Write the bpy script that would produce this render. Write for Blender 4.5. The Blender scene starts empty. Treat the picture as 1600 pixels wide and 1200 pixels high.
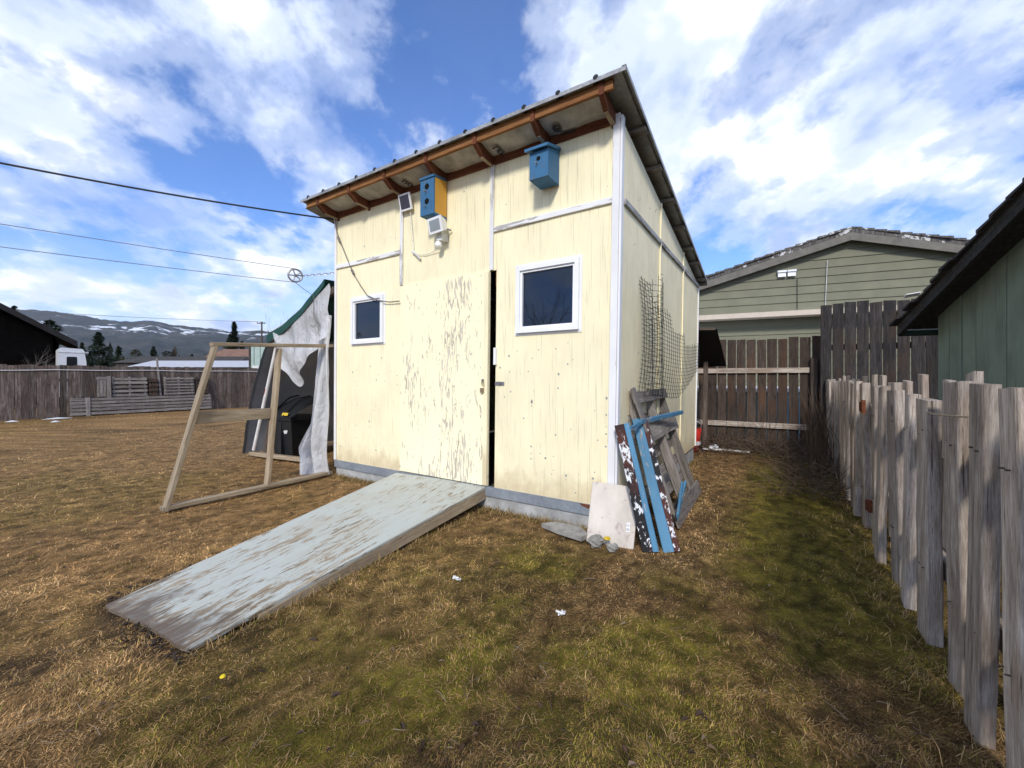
import bpy, math, random
import numpy as np
from mathutils import Vector, Matrix
random.seed(7); RNG = np.random.default_rng(11)
sc = bpy.context.scene; COL = sc.collection
R = math.radians
# ---------------------------------------------------------------- camera
FPX, CYP, CAMH = 644.6, 590.5, 1.236
cam_d = bpy.data.cameras.new('camera'); cam = bpy.data.objects.new('camera', cam_d); COL.objects.link(cam)
cam_d.sensor_width = 36; cam_d.lens = 36*FPX/1600
cam_d.shift_y = -(600-CYP)/1600
cam_d.clip_start = .05; cam_d.clip_end = 60000
cam.location = (0, 0, CAMH); cam.rotation_euler = (R(90), 0, 0)
sc.camera = cam
sc.render.resolution_x, sc.render.resolution_y = 1024, 768
# ---------------------------------------------------------------- sky and sun
SUN_DIR = Vector((-.19, -.98, 0)).normalized(); SUN_EL = R(35)
SUN_V = Vector((SUN_DIR.x*math.cos(SUN_EL), SUN_DIR.y*math.cos(SUN_EL), math.sin(SUN_EL)))
world = bpy.data.worlds.new('World'); sc.world = world; world.use_nodes = True
SKY_OFF, SKY_ROT = (44, 44, 0), 0
def world_nodes():
    nt = world.node_tree; n = nt.nodes; l = nt.links; n.clear()
    def nd(t, **k):
        x = n.new(t)
        for a, b in k.items(): setattr(x, a, b)
        return x
    def mth(op, a, b=None, c=None):
        x = nd('ShaderNodeMath', operation=op)
        for i, v in enumerate((a, b, c)):
            if v is None: continue
            if isinstance(v, (int, float)): x.inputs[i].default_value = v
            else: l.new(v, x.inputs[i])
        return x.outputs[0]
    def ramp(f, *st):
        x = nd('ShaderNodeValToRGB'); x.color_ramp.interpolation = 'EASE'; e = x.color_ramp.elements
        while len(e) < len(st): e.new(.5)
        for q, (p, c) in zip(e, st): q.position = p; q.color = (c, c, c, 1) if isinstance(c, (int, float)) else c
        l.new(f, x.inputs[0]); return x.outputs[0]
    out = nd('ShaderNodeOutputWorld'); bg = nd('ShaderNodeBackground'); l.new(bg.outputs[0], out.inputs[0])
    sky = nd('ShaderNodeTexSky', sky_type='NISHITA', sun_disc=False, sun_elevation=SUN_EL,
             sun_rotation=math.atan2(SUN_DIR.x, SUN_DIR.y), air_density=1.0, dust_density=.4, ozone_density=2.5, altitude=600)
    tc = nd('ShaderNodeTexCoord'); sp = nd('ShaderNodeSeparateXYZ'); l.new(tc.outputs['Generated'], sp.inputs[0])
    zz = mth('ADD', mth('MAXIMUM', sp.outputs[2], 0.0), .34)
    px = mth('DIVIDE', sp.outputs[0], zz); py = mth('DIVIDE', sp.outputs[1], zz)
    cb = nd('ShaderNodeCombineXYZ'); l.new(px, cb.inputs[0]); l.new(py, cb.inputs[1])
    mp = nd('ShaderNodeMapping'); mp.inputs['Location'].default_value = SKY_OFF; mp.inputs['Rotation'].default_value = (0, 0, R(SKY_ROT)); mp.inputs['Scale'].default_value = (1.0, .8, 1)
    l.new(cb.outputs[0], mp.inputs[0])
    def nz(sc_, dt, rg, ds):
        q = nd('ShaderNodeTexNoise'); q.inputs['Scale'].default_value = sc_; q.inputs['Detail'].default_value = dt; q.inputs['Roughness'].default_value = rg; q.inputs['Distortion'].default_value = ds
        l.new(mp.outputs[0], q.inputs['Vector']); return q.outputs['Fac']
    n1 = nz(1.25, 2, .5, .0); n2 = nz(3.2, 11, .60, .10); n3 = nz(2.6, 4, .5, .0); n4 = nz(6.5, 6, .55, .1)
    f = mth('ADD', mth('MULTIPLY', n1, .46), mth('MULTIPLY', n2, .54))
    mask = ramp(f, (.43, .02), (.49, .52), (.54, 1))
    low = ramp(sp.outputs[2], (.0, 1.), (.30, 0))
    mask = mth('MAXIMUM', mask, mth('MULTIPLY', low, ramp(f, (.36, .35), (.5, 1))))
    mask = mth('MULTIPLY', mask, .96)
    cc = ramp(mth('ADD', mth('MULTIPLY', n3, .5), mth('MULTIPLY', n4, .5)), (.37, (3.3, 4.2, 6.6, 1)), (.50, (5.6, 6.3, 7.8, 1)), (.60, (8.2, 8.4, 8.7, 1)))
    tn = nd('ShaderNodeMixRGB', blend_type='MULTIPLY'); tn.inputs[0].default_value = 1; tn.inputs[2].default_value = (.72, 1.0, 1.45, 1); l.new(sky.outputs[0], tn.inputs[1])
    mx = nd('ShaderNodeMixRGB'); l.new(mask, mx.inputs[0]); l.new(tn.outputs[0], mx.inputs[1]); l.new(cc, mx.inputs[2])
    l.new(mx.outputs[0], bg.inputs[0]); bg.inputs[1].default_value = .112
world_nodes()
sun_d = bpy.data.lights.new('sun', 'SUN'); sun_d.energy = 2.3; sun_d.angle = R(8); sun_d.color = (1, .945, .86)
sun = bpy.data.objects.new('sun', sun_d); COL.objects.link(sun)
sun.rotation_euler = (-SUN_V).to_track_quat('-Z', 'Y').to_euler(); sun.location = (-20, -40, 40)
vs = sc.view_settings; vs.view_transform = 'Standard'; vs.look = 'None'; vs.gamma = 1; vs.use_curve_mapping = False; vs.exposure = .5
sc.render.engine = 'CYCLES'

# ---------------------------------------------------------------- material helpers
MATS = {}
class NT:
    def __init__(s, name, rough=.8):
        s.m = bpy.data.materials.new(name); s.m.use_nodes = True; s.t = s.m.node_tree; s.n = s.t.nodes; s.l = s.t.links
        s.b = s.n['Principled BSDF']; s.b.inputs['Roughness'].default_value = rough
        s.b.inputs['Specular IOR Level'].default_value = .3
        MATS[name] = s.m
    def nd(s, t, **k):
        x = s.n.new(t)
        for a, b in k.items(): setattr(x, a, b)
        return x
    def put(s, v, sock):
        if isinstance(v, (int, float)): sock.default_value = v
        elif isinstance(v, (tuple, list)): sock.default_value = tuple(v) + ((1,) if len(v) == 3 and len(sock.default_value) == 4 else ())
        else: s.l.new(v, sock)
    def mth(s, op, a, b=None, c=None, clamp=False):
        x = s.nd('ShaderNodeMath', operation=op, use_clamp=clamp)
        for i, v in enumerate((a, b, c)):
            if v is not None: s.put(v, x.inputs[i])
        return x.outputs[0]
    def coord(s, scale=(1, 1, 1), rnd=True, kind='Object'):
        tc = s.nd('ShaderNodeTexCoord'); v = tc.outputs[kind]
        if rnd:
            oi = s.nd('ShaderNodeObjectInfo'); w = s.nd('ShaderNodeVectorMath', operation='SCALE'); w.inputs[0].default_value = (37, 51, 23)
            s.l.new(oi.outputs['Random'], w.inputs['Scale']); a = s.nd('ShaderNodeVectorMath', operation='ADD')
            s.l.new(v, a.inputs[0]); s.l.new(w.outputs[0], a.inputs[1]); v = a.outputs[0]
        mp = s.nd('ShaderNodeMapping'); mp.inputs['Scale'].default_value = scale; s.l.new(v, mp.inputs[0]); return mp.outputs[0]
    def noise(s, scale, vec, detail=5, rough=.55, dist=0.):
        x = s.nd('ShaderNodeTexNoise'); x.inputs['Scale'].default_value = scale; x.inputs['Detail'].default_value = detail
        x.inputs['Roughness'].default_value = rough; x.inputs['Distortion'].default_value = dist; s.l.new(vec, x.inputs['Vector']); return x.outputs['Fac']
    def ramp(s, f, *st):
        x = s.nd('ShaderNodeValToRGB'); e = x.color_ramp.elements
        while len(e) < len(st): e.new(.5)
        for q, (p, c) in zip(e, st): q.position = p; q.color = (c, c, c, 1) if isinstance(c, (int, float)) else tuple(c)+(1,)
        s.l.new(f, x.inputs[0]); return x.outputs[0]
    def mix(s, f, a, b, bt='MIX'):
        x = s.nd('ShaderNodeMixRGB', blend_type=bt); s.put(f, x.inputs[0]); s.put(a, x.inputs[1]); s.put(b, x.inputs[2]); return x.outputs[0]
    def vary(s, c, lo=.8, hi=1.15):
        oi = s.nd('ShaderNodeObjectInfo'); mr = s.nd('ShaderNodeMapRange'); mr.inputs[3].default_value = lo; mr.inputs[4].default_value = hi
        s.l.new(oi.outputs['Random'], mr.inputs[0]); h = s.nd('ShaderNodeHueSaturation'); s.l.new(mr.outputs[0], h.inputs['Value']); s.l.new(c, h.inputs['Color']); return h.outputs[0]
    def bump(s, h, strength=.3, dist=.01):
        x = s.nd('ShaderNodeBump'); x.inputs['Strength'].default_value = strength; x.inputs['Distance'].default_value = dist
        s.l.new(h, x.inputs['Height']); s.l.new(x.outputs[0], s.b.inputs['Normal'])
    def col(s, c): s.put(c, s.b.inputs['Base Color'])

def wood(name, dark, mid, light, gs=28., lo=.75, hi=1.2, rough=.85, stain=None, bump=.9):
    s = NT(name, rough); v = s.coord((1, 1, .09)); g0 = s.noise(gs, v, 8, .65, .6); g = s.mth('ADD', s.mth('MULTIPLY', g0, .5), s.mth('MULTIPLY', s.noise(gs*5, s.coord((1, 1, .07)), 6, .75, .3), .5))
    c = s.ramp(g, (.36, dark), (.49, mid), (.62, light))
    v2 = s.coord((1, 1, .35)); b = s.noise(4.5, v2, 4, .6); c = s.mix(s.ramp(b, (.35, .0), (.7, .55)), c, s.mix(.5, c, dark))
    if stain: c = s.mix(s.ramp(s.noise(3.2, s.coord((1, 1, .5)), 4, .6), (.5, 0), (.68, .75)), c, stain)
    vk = s.coord((1.3, 1.3, .55)); vo = s.nd('ShaderNodeTexVoronoi'); vo.inputs['Scale'].default_value = 3.4; s.l.new(vk, vo.inputs['Vector'])
    c = s.mix(s.ramp(vo.outputs['Distance'], (.05, .75), (.09, 0)), c, [q*.35 for q in dark])
    ck = s.noise(80, s.coord((1, 1, .03)), 5, .7, .3); c = s.mix(s.ramp(ck, (.345, .95), (.385, 0)), c, [q*.3 for q in dark])
    s.col(s.vary(c, lo, hi)); s.bump(s.mth('ADD', g, s.mth('MULTIPLY', ck, .8)), bump, .006); return s.m

def painted(name, paint, under, peel=(.60, .66), sc_=(1, 1, .12), ns=30., rough=.6, under2=None, blotch=1.0, lines=True, dirt=.12, splash=False):
    s = NT(name, rough); v = s.coord(sc_); g = s.noise(ns, v, 6, .6, .5); big = s.noise(2.2, s.coord((1, 1, .6)), 3, .55)
    mask = s.ramp(s.mth('ADD', g, s.mth('MULTIPLY', s.mth('SUBTRACT', big, .5), .5*blotch)), (peel[0], 0), (peel[1], 1))
    uw = s.ramp(s.noise(40, s.coord((1, 1, .05)), 5, .6), (.35, under), (.65, under2 or [q*1.5 for q in under]))
    pn = s.noise(5, s.coord((1, 1, .5)), 5, .6); p = s.mix(s.ramp(pn, (.4, 0), (.75, dirt*2.4)), paint, [q*.55 for q in paint])
    c = s.mix(mask, p, uw)
    h = s.mth('MULTIPLY', mask, -1.)
    if lines:
        ck = s.noise(125, s.coord((1, 1, .012)), 3, .6); lm = s.ramp(ck, (.34, .42), (.42, 0)); c = s.mix(lm, c, [q*.42 for q in paint]); h = s.mth('SUBTRACT', h, s.mth('MULTIPLY', lm, .7))
    if splash:
        tc = s.nd('ShaderNodeTexCoord'); sp = s.nd('ShaderNodeSeparateXYZ'); s.l.new(tc.outputs['Object'], sp.inputs[0]); sn = s.noise(9, s.coord((1, 1, .6)), 5, .65)
        c = s.mix(s.ramp(s.mth('ADD', sp.outputs[2], s.mth('MULTIPLY', s.mth('SUBTRACT', sn, .5), .55)), (.20, .55), (.42, .0)), c, (.50, .38, .22))
    s.col(s.vary(c, .95, 1.04)); s.bump(h, .35, .003); return s.m

def plain(name, c, rough=.6, metal=0., var=.25, ns=6., bump=0., bs=60., lo=.95, hi=1.05):
    s = NT(name, rough); v = s.coord(); g = s.noise(ns, v, 6, .6)
    k = s.mix(s.ramp(g, (.3, 0), (.7, 1)), [q*(1-var) for q in c], [min(1, q*(1+var)) for q in c]); s.col(s.vary(k, lo, hi)); s.b.inputs['Metallic'].default_value = metal
    if bump: s.bump(s.noise(bs, v, 4), bump, .004)
    return s.m

CREAM = (.92, .84, .57)
painted('cream_plywood', CREAM, (.42, .33, .19), (.71, .77), ns=34, blotch=.5, dirt=.10, splash=True)
painted('cream_side_lightened', (.97, .86, .57), (.42, .36, .24), (.74, .80), ns=30, blotch=.4, dirt=.14, splash=True)  # same paint as the front, lightened and warmed in colour to offset shade
def door_mat():
    s = NT('peeling_door', .65); v = s.coord((1, 1, .17), rnd=False); g = s.noise(27, v, 5, .6, 1.5)
    tc = s.nd('ShaderNodeTexCoord'); sp = s.nd('ShaderNodeSeparateXYZ'); s.l.new(tc.outputs['Object'], sp.inputs[0])
    cx = s.mth('ABSOLUTE', s.mth('ADD', sp.outputs[0], 1.72)); fall = s.mth('MULTIPLY', s.mth('SUBTRACT', .42, cx), .18)
    big = s.noise(2.4, s.coord((1, 1, .5), rnd=False), 3, .6); low = s.mth('MULTIPLY', s.mth('SUBTRACT', 1.5, sp.outputs[2]), .035)
    q = s.mth('ADD', s.mth('ADD', g, fall), s.mth('ADD', s.mth('MULTIPLY', s.mth('SUBTRACT', big, .5), .45), low))
    mask = s.ramp(q, (.60, 0), (.635, 1)); uw = s.ramp(s.noise(30, s.coord((1, 1, .08)), 4), (.35, (.42, .37, .29)), (.65, (.66, .60, .49)))
    c = s.mix(mask, (.94, .87, .60), uw); s.col(c); s.bump(s.mth('MULTIPLY', mask, -1), .4, .003)
door_mat()
painted('white_batten', (.80, .80, .80), (.33, .31, .30), (.55, .60), (1, 1, .10), 34, under2=(.52, .50, .48), blotch=1.1, lines=False)
painted('white_trim', (.82, .82, .83), (.40, .38, .36), (.66, .70), (1, 1, .12), 30, blotch=.7, lines=False)
painted('grey_batten', (.42, .41, .40), (.12, .11, .10), (.50, .58), (1, 1, .10), 34, under2=(.3, .29, .28), lines=False)
painted('ramp_paint', (.60, .69, .70), (.20, .16, .11), (.575, .62), (1, 1, .07), 20, under2=(.42, .33, .22), blotch=1.0, lines=True, dirt=.25)
def ramp_mat():
    s = NT('ramp_plywood', .7); g = s.noise(46, s.coord((1, 1, .15)), 7, .7, .5); big = s.noise(2.6, s.coord((1, 1, .6)), 4, .6)
    tc = s.nd('ShaderNodeTexCoord'); sp = s.nd('ShaderNodeSeparateXYZ'); s.l.new(tc.outputs['Object'], sp.inputs[0])
    end = s.ramp(sp.outputs[2], (.0, .17), (.22, .06)); end = s.ramp(s.mth('DIVIDE', sp.outputs[2], 2.5), (.0, .10), (.16, .0), (1, -.015))
    q = s.mth('ADD', s.mth('ADD', g, s.mth('MULTIPLY', s.mth('SUBTRACT', big, .5), .42)), end)
    mask = s.ramp(q, (.565, 0), (.60, 1)); uw = s.ramp(s.noise(36, s.coord((1, 1, .04)), 6, .6), (.32, (.11, .085, .06)), (.5, (.27, .21, .14)), (.7, (.40, .33, .23)))
    d = s.noise(7, s.coord((1, 1, .3)), 5, .6); p = s.mix(s.ramp(d, (.45, 0), (.75, .7)), (.45, .475, .44), (.41, .39, .32))
    c = s.mix(mask, p, uw); mud = s.ramp(s.mth('ADD', s.mth('DIVIDE', sp.outputs[2], 2.5), s.mth('MULTIPLY', s.mth('SUBTRACT', s.noise(6, s.coord()), .5), .28)), (.02, .85), (.085, 0))
    c = s.mix(mud, c, (.115, .085, .065)); s.col(c); s.bump(s.mth('ADD', s.mth('MULTIPLY', mask, -.6), g), .35, .004)
ramp_mat()
def metal_mat(name, a, b, metal=.6, rough=.5):
    s = NT(name, rough); vo = s.nd('ShaderNodeTexVoronoi'); vo.inputs['Scale'].default_value = 55; s.l.new(s.coord(), vo.inputs['Vector'])
    g = s.noise(4, s.coord(), 6, .65); k = s.mix(s.ramp(g, (.35, 0), (.7, 1)), a, b); k = s.mix(.35, k, s.mix(vo.outputs['Color'], a, b)); s.col(k); s.b.inputs['Metallic'].default_value = metal
metal_mat('galvanised', (.20, .23, .27), (.38, .42, .46), .35, .55)
metal_mat('roof_metal', (.18, .18, .18), (.44, .44, .43), .1, .5)
plain('concrete', (.34, .345, .34), .9, var=.3, ns=9, bump=.5, bs=80)
plain('rust', (.14, .045, .02), .9, var=.4, ns=40)
wood('brown_rafter', (.075, .022, .010), (.135, .042, .018), (.20, .075, .03), 26, .85, 1.15)
wood('orange_lumber', (.16, .065, .022), (.27, .12, .042), (.36, .18, .07), 24, .9, 1.1)
wood('new_lumber', (.20, .15, .10), (.33, .26, .175), (.46, .38, .27), 22, .85, 1.12)
wood('grey_picket', (.15, .118, .094), (.40, .335, .28), (.70, .62, .54), 30, .70, 1.12, stain=(.25, .18, .13))
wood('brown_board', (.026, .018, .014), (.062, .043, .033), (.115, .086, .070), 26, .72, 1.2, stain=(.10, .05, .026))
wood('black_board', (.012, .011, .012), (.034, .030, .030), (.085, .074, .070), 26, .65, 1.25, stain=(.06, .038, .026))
wood('old_fence', (.034, .024, .019), (.13, .098, .078), (.32, .265, .225), 24, .55, 1.35, stain=(.10, .065, .05))
wood('pallet_wood', (.09, .075, .066), (.25, .22, .195), (.42, .38, .345), 26, .75, 1.15)
wood('weathered_post', (.05, .035, .028), (.10, .075, .06), (.17, .14, .12), 26)
plain('soffit_paper', (.40, .38, .35), .7, var=.35, ns=7, bump=.5, bs=14)
plain('print_ink', (.045, .045, .05), .8)
plain('vinyl_white', (.82, .83, .85), .35, var=.05)
def glass_mat():
    s = NT('window_glass', .015); s.col((.012, .014, .018)); s.b.inputs['IOR'].default_value = 1.62; s.b.inputs['Specular IOR Level'].default_value = .5; s.b.inputs['Specular Tint'].default_value = (.5, .7, 1, 1)
glass_mat()
painted('blue_paint', (.045, .155, .30), (.02, .05, .10), (.60, .66), (1, 1, .15), 36, blotch=.9, lines=True, under2=(.15, .2, .26))
painted('yellow_ply', (.62, .33, .055), (.35, .2, .06), (.72, .78), (1, 1, .12), 30, blotch=.4, lines=False)
plain('hole_shade', (.004, .004, .004), 1., var=0)
plain('solar_cell', (.05, .05, .07), .25, var=.2)
plain('lamp_glass', (.30, .34, .36), .15, var=.1)
plain('cable_black', (.02, .02, .02), .6)
plain('cable_grey', (.16, .15, .14), .6)
plain('cable_white', (.62, .62, .60), .5)
plain('steel', (.32, .32, .33), .4, .8)
plain('brass', (.40, .32, .2), .4, .8)
plain('tarp_green', (.012, .065, .052), .55, var=.3, ns=3, bump=.5, bs=7)
plain('tarp_black', (.012, .013, .014), .6, var=.3, ns=3, bump=.5, bs=7)
plain('tarp_grey', (.40, .41, .43), .6, var=.25, ns=2, bump=.4, bs=6)
plain('bin_plastic', (.017, .018, .020), .42, var=.2, ns=10, bump=.1, bs=200)
plain('label_yellow', (.62, .44, .03), .5)
plain('label_white', (.7, .7, .7), .5)
plain('red_plastic', (.45, .025, .015), .4)
plain('red_tape', (.20, .02, .02), .6)
plain('pipe_white', (.72, .70, .68), .4, var=.12)
plain('barrel', (.012, .014, .017), .5)
plain('olive_siding', (.185, .185, .13), .75, var=.10, ns=3, lo=.94, hi=1.05)
plain('trim_beige', (.58, .50, .41), .7, var=.08)
plain('fascia_grey', (.16, .15, .13), .8, var=.2)
painted('green_boards', (.20, .245, .185), (.12, .14, .115), (.60, .7), (1, 1, .08), 24, rough=.9, under2=(.23, .25, .21), blotch=1.0, lines=True, dirt=.3)
plain('shingle_dark', (.042, .040, .038), .9, var=.5, ns=30, bump=.8, bs=80, lo=.6, hi=1.5)
painted('flaky_roof', (.60, .60, .60), (.05, .045, .045), (.36, .42), (1, 1, 1), 7, rough=.9, under2=(.16, .15, .14), blotch=1.2, lines=False)
plain('gutter_green', (.04, .07, .055), .6)
plain('black_house', (.0045, .004, .004), .9, var=.4)
MATS['black_house'].node_tree.nodes['Principled BSDF'].inputs['Specular IOR Level'].default_value = 0
plain('black_roof', (.016, .015, .016), .9, var=.4)
plain('rv_white', (.68, .70, .72), .35, var=.06)
plain('rv_window', (.01, .012, .015), .1)
plain('roof_brown', (.20, .115, .08), .9, var=.25, ns=2)
plain('roof_white', (.40, .41, .44), .6, var=.12)
plain('shed_dark', (.05, .046, .042), .9, var=.4)
plain('metal_mint', (.36, .46, .42), .5, var=.12)
plain('bark', (.085, .07, .058), .95, var=.35, ns=8, bump=.6, bs=30)
plain('bark_pale', (.17, .15, .13), .95, var=.3, ns=8)
plain('stone_grey', (.27, .26, .235), .9, var=.35, ns=14, bump=.7, bs=40)
painted('white_board', (.68, .62, .55), (.34, .28, .24), (.56, .66), (1, 1, .9), 15, blotch=.8, under2=(.5, .43, .38), lines=False, dirt=.3)
def jamb_mat():
    s = NT('jamb_peeling', .7); g = s.noise(26, s.coord((1, 1, .55)), 6, .66, .5); z = s.noise(1.6, s.coord(), 2)
    dk = s.mix(s.ramp(z, (.45, 0), (.55, 1)), (.075, .022, .016), (.012, .012, .014)); s.col(s.mix(s.ramp(g, (.545, 0), (.57, 1)), dk, (.70, .72, .74))); s.bump(g, .4, .004)
jamb_mat()
painted('jamb_blue', (.085, .235, .38), (.10, .085, .07), (.61, .65), (1, 1, .25), 30, blotch=.8, lines=False, under2=(.42, .45, .47), dirt=.3)
plain('mesh_wire', (.018, .022, .02), .5, .4)
plain('soil', (.040, .028, .021), 1., var=.4, ns=60)
plain('leaf_dry', (.10, .06, .035), .9, var=.5, ns=30, lo=.5, hi=1.6)
plain('twig', (.085, .058, .04), .95, var=.4)
plain('dandelion', (.75, .55, .02), .7)
def plastic_sheet():
    s = NT('plastic_sheet', .28); n = s.n; l = s.l; v = s.coord(); w = s.noise(5, v, 6, .6, 1.2)
    s.col(s.mix(s.ramp(w, (.35, 0), (.7, 1)), (.86, .87, .89), (.93, .94, .96))); s.b.inputs['Specular IOR Level'].default_value = .6
    tr = n.new('ShaderNodeBsdfTranslucent'); tr.inputs[0].default_value = (.75, .76, .78, 1); tp = n.new('ShaderNodeBsdfTransparent')
    m1 = n.new('ShaderNodeMixShader'); m1.inputs[0].default_value = .35; l.new(s.b.outputs[0], m1.inputs[1]); l.new(tr.outputs[0], m1.inputs[2])
    m2 = n.new('ShaderNodeMixShader'); s.put(s.ramp(w, (.35, .26), (.65, .18)), m2.inputs[0]); l.new(m1.outputs[0], m2.inputs[1]); l.new(tp.outputs[0], m2.inputs[2])
    l.new(m2.outputs[0], n['Material Output'].inputs[0]); rd = s.noise(6, s.coord((1.3, 1, .55)), 3, .5, 1.0); rd = s.mth('ABSOLUTE', s.mth('SUBTRACT', rd, .5)); rd2 = s.mth('ABSOLUTE', s.mth('SUBTRACT', s.noise(15, s.coord((1, 1, .8)), 3, .55, .6), .5))
    s.bump(s.mth('ADD', s.mth('MULTIPLY', rd, 3.), s.mth('MULTIPLY', rd2, 1.2)), .7, .03)
plastic_sheet()
def attr_mat(name, rough=.9, noise=0., trans=0.):
    s = NT(name, rough); a = s.nd('ShaderNodeAttribute', attribute_name='col'); c = a.outputs['Color']
    if noise:
        v = s.coord(rnd=False, kind='Object'); g = s.noise(26, v, 8, .7); g2 = s.noise(140, v, 4, .7)
        k = s.mth('ADD', s.mth('MULTIPLY', g, .6), s.mth('MULTIPLY', g2, .4)); c = s.mix(1., c, s.ramp(k, (.3, .35), (.5, .95), (.7, 1.75)), 'MULTIPLY'); s.bump(k, .9, .03)
    s.col(c); s.b.inputs['Specular IOR Level'].default_value = .15
    if trans: s.b.inputs['Subsurface Weight'].default_value = 0
    return s.m
attr_mat('ground', noise=1); attr_mat('grass'); attr_mat('needles')
def hill_mat():
    s = NT('hillside', 1.); s.b.inputs['Specular IOR Level'].default_value = 0; v = s.coord(rnd=False); sp = s.nd('ShaderNodeSeparateXYZ'); s.l.new(v, sp.inputs[0])
    g = s.noise(.016, v, 8, .72); g2 = s.noise(.0035, s.coord((1, 1, 1), rnd=False), 5, .6)
    c = s.ramp(g, (.32, (.012, .016, .018)), (.52, (.032, .038, .038)), (.70, (.075, .075, .065)))
    c = s.mix(s.ramp(g2, (.52, 0), (.68, .6)), c, (.10, .085, .068))
    sn = s.noise(.0055, s.coord((.75, 1, 1.9), rnd=False), 6, .66, .8); hi = s.ramp(s.mth('DIVIDE', sp.outputs[2], 640.), (.40, 0), (.66, .15), (.86, .03))
    c = s.mix(s.ramp(s.mth('ADD', sn, hi), (.675, 0), (.71, .9)), c, (.70, .73, .78)); s.col(c)
hill_mat()

# ---------------------------------------------------------------- geometry helpers
WM = {}
def V(*a): return Vector(a)
def link(name, mesh, mat, parent=None, M=None, smooth=False):
    o = bpy.data.objects.new(name, mesh); COL.objects.link(o); M = M or Matrix()
    if mat and mesh and not mesh.materials: mesh.materials.append(MATS[mat])
    o.matrix_basis = M
    if parent is not None:
        o.parent = parent; o.matrix_parent_inverse = WM[parent.name].inverted()
    WM[o.name] = M.copy()
    if smooth and mesh: mesh.polygons.foreach_set('use_smooth', [True]*len(mesh.polygons))
    return o
def tag(o, label=None, cat=None, group=None, kind=None):
    for k, v in (('label', label), ('category', cat), ('group', group), ('kind', kind)):
        if v: o[k] = v
    return o
def thing(name, loc, label, cat, group=None, rz=0.):
    o = bpy.data.objects.new(name, None); COL.objects.link(o); o.empty_display_size = .1
    M = Matrix.Translation(Vector(loc)) @ Matrix.Rotation(rz, 4, 'Z'); o.matrix_basis = M; WM[o.name] = M
    return tag(o, label, cat, group)
class MB:
    def __init__(s): s.v = []; s.f = []
    def add(s, vs, fs):
        k = len(s.v); s.v += [tuple(q) for q in vs]; s.f += [tuple(i+k for i in f) for f in fs]; return s
    def hexa(s, p): return s.add(p, [(0, 3, 2, 1), (4, 5, 6, 7), (0, 1, 5, 4), (1, 2, 6, 5), (2, 3, 7, 6), (3, 0, 4, 7)])
    def box(s, x0, x1, y0, y1, z0, z1): return s.hexa([(x0, y0, z0), (x1, y0, z0), (x1, y1, z0), (x0, y1, z0), (x0, y0, z1), (x1, y0, z1), (x1, y1, z1), (x0, y1, z1)])
    def tube(s, pts, r, n=6, cap=True):
        pts = [Vector(p) for p in pts]; rs = r if isinstance(r, (list, tuple)) else [r]*len(pts); k = len(s.v); a = None
        for i, p in enumerate(pts):
            t = (pts[min(i+1, len(pts)-1)]-pts[max(i-1, 0)])
            t = t.normalized() if t.length > 1e-9 else V(0, 0, 1)
            if a is None: a = t.orthogonal().normalized()
            a = (a-t*a.dot(t)); a = a.normalized() if a.length > 1e-6 else t.orthogonal().normalized(); b = t.cross(a)
            for j in range(n):
                w = 2*math.pi*j/n; s.v.append(tuple(p+(a*math.cos(w)+b*math.sin(w))*rs[i]))
        for i in range(len(pts)-1):
            for j in range(n):
                j2 = (j+1) % n; s.f.append((k+i*n+j, k+i*n+j2, k+(i+1)*n+j2, k+(i+1)*n+j))
        if cap: s.f.append(tuple(k+j for j in reversed(range(n)))); s.f.append(tuple(k+(len(pts)-1)*n+j for j in range(n)))
        return s
    def lathe(s, prof, n=20, c=(0, 0, 0)):
        k = len(s.v)
        for r, z in prof:
            for j in range(n): w = 2*math.pi*j/n; s.v.append((c[0]+r*math.cos(w), c[1]+r*math.sin(w), c[2]+z))
        for i in range(len(prof)-1):
            for j in range(n): j2 = (j+1) % n; s.f.append((k+i*n+j, k+i*n+j2, k+(i+1)*n+j2, k+(i+1)*n+j))
        s.f.append(tuple(k+j for j in reversed(range(n)))); s.f.append(tuple(k+(len(prof)-1)*n+j for j in range(n))); return s
    def grid(s, fn, nu, nv):
        k = len(s.v)
        for i in range(nu+1):
            for j in range(nv+1): s.v.append(tuple(fn(i/nu, j/nv)))
        for i in range(nu):
            for j in range(nv): a = k+i*(nv+1)+j; s.f.append((a, a+nv+1, a+nv+2, a+1))
        return s
    def ring(s, outer, inner):
        """flat frame face helper is not used for solids"""
        return s
    def mesh(s, name, xf=None):
        m = bpy.data.meshes.new(name); vs = [xf(*q) for q in s.v] if xf else s.v; m.from_pydata(vs, [], s.f); m.update(); return m
    def build(s, name, mat, parent=None, M=None, xf=None, smooth=False): return link(name, s.mesh(name, xf), mat, parent, M, smooth)
def inv_off(M, pts): 
    I = M.inverted(); return [I @ Vector(p) for p in pts]
PLC = {}
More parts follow.
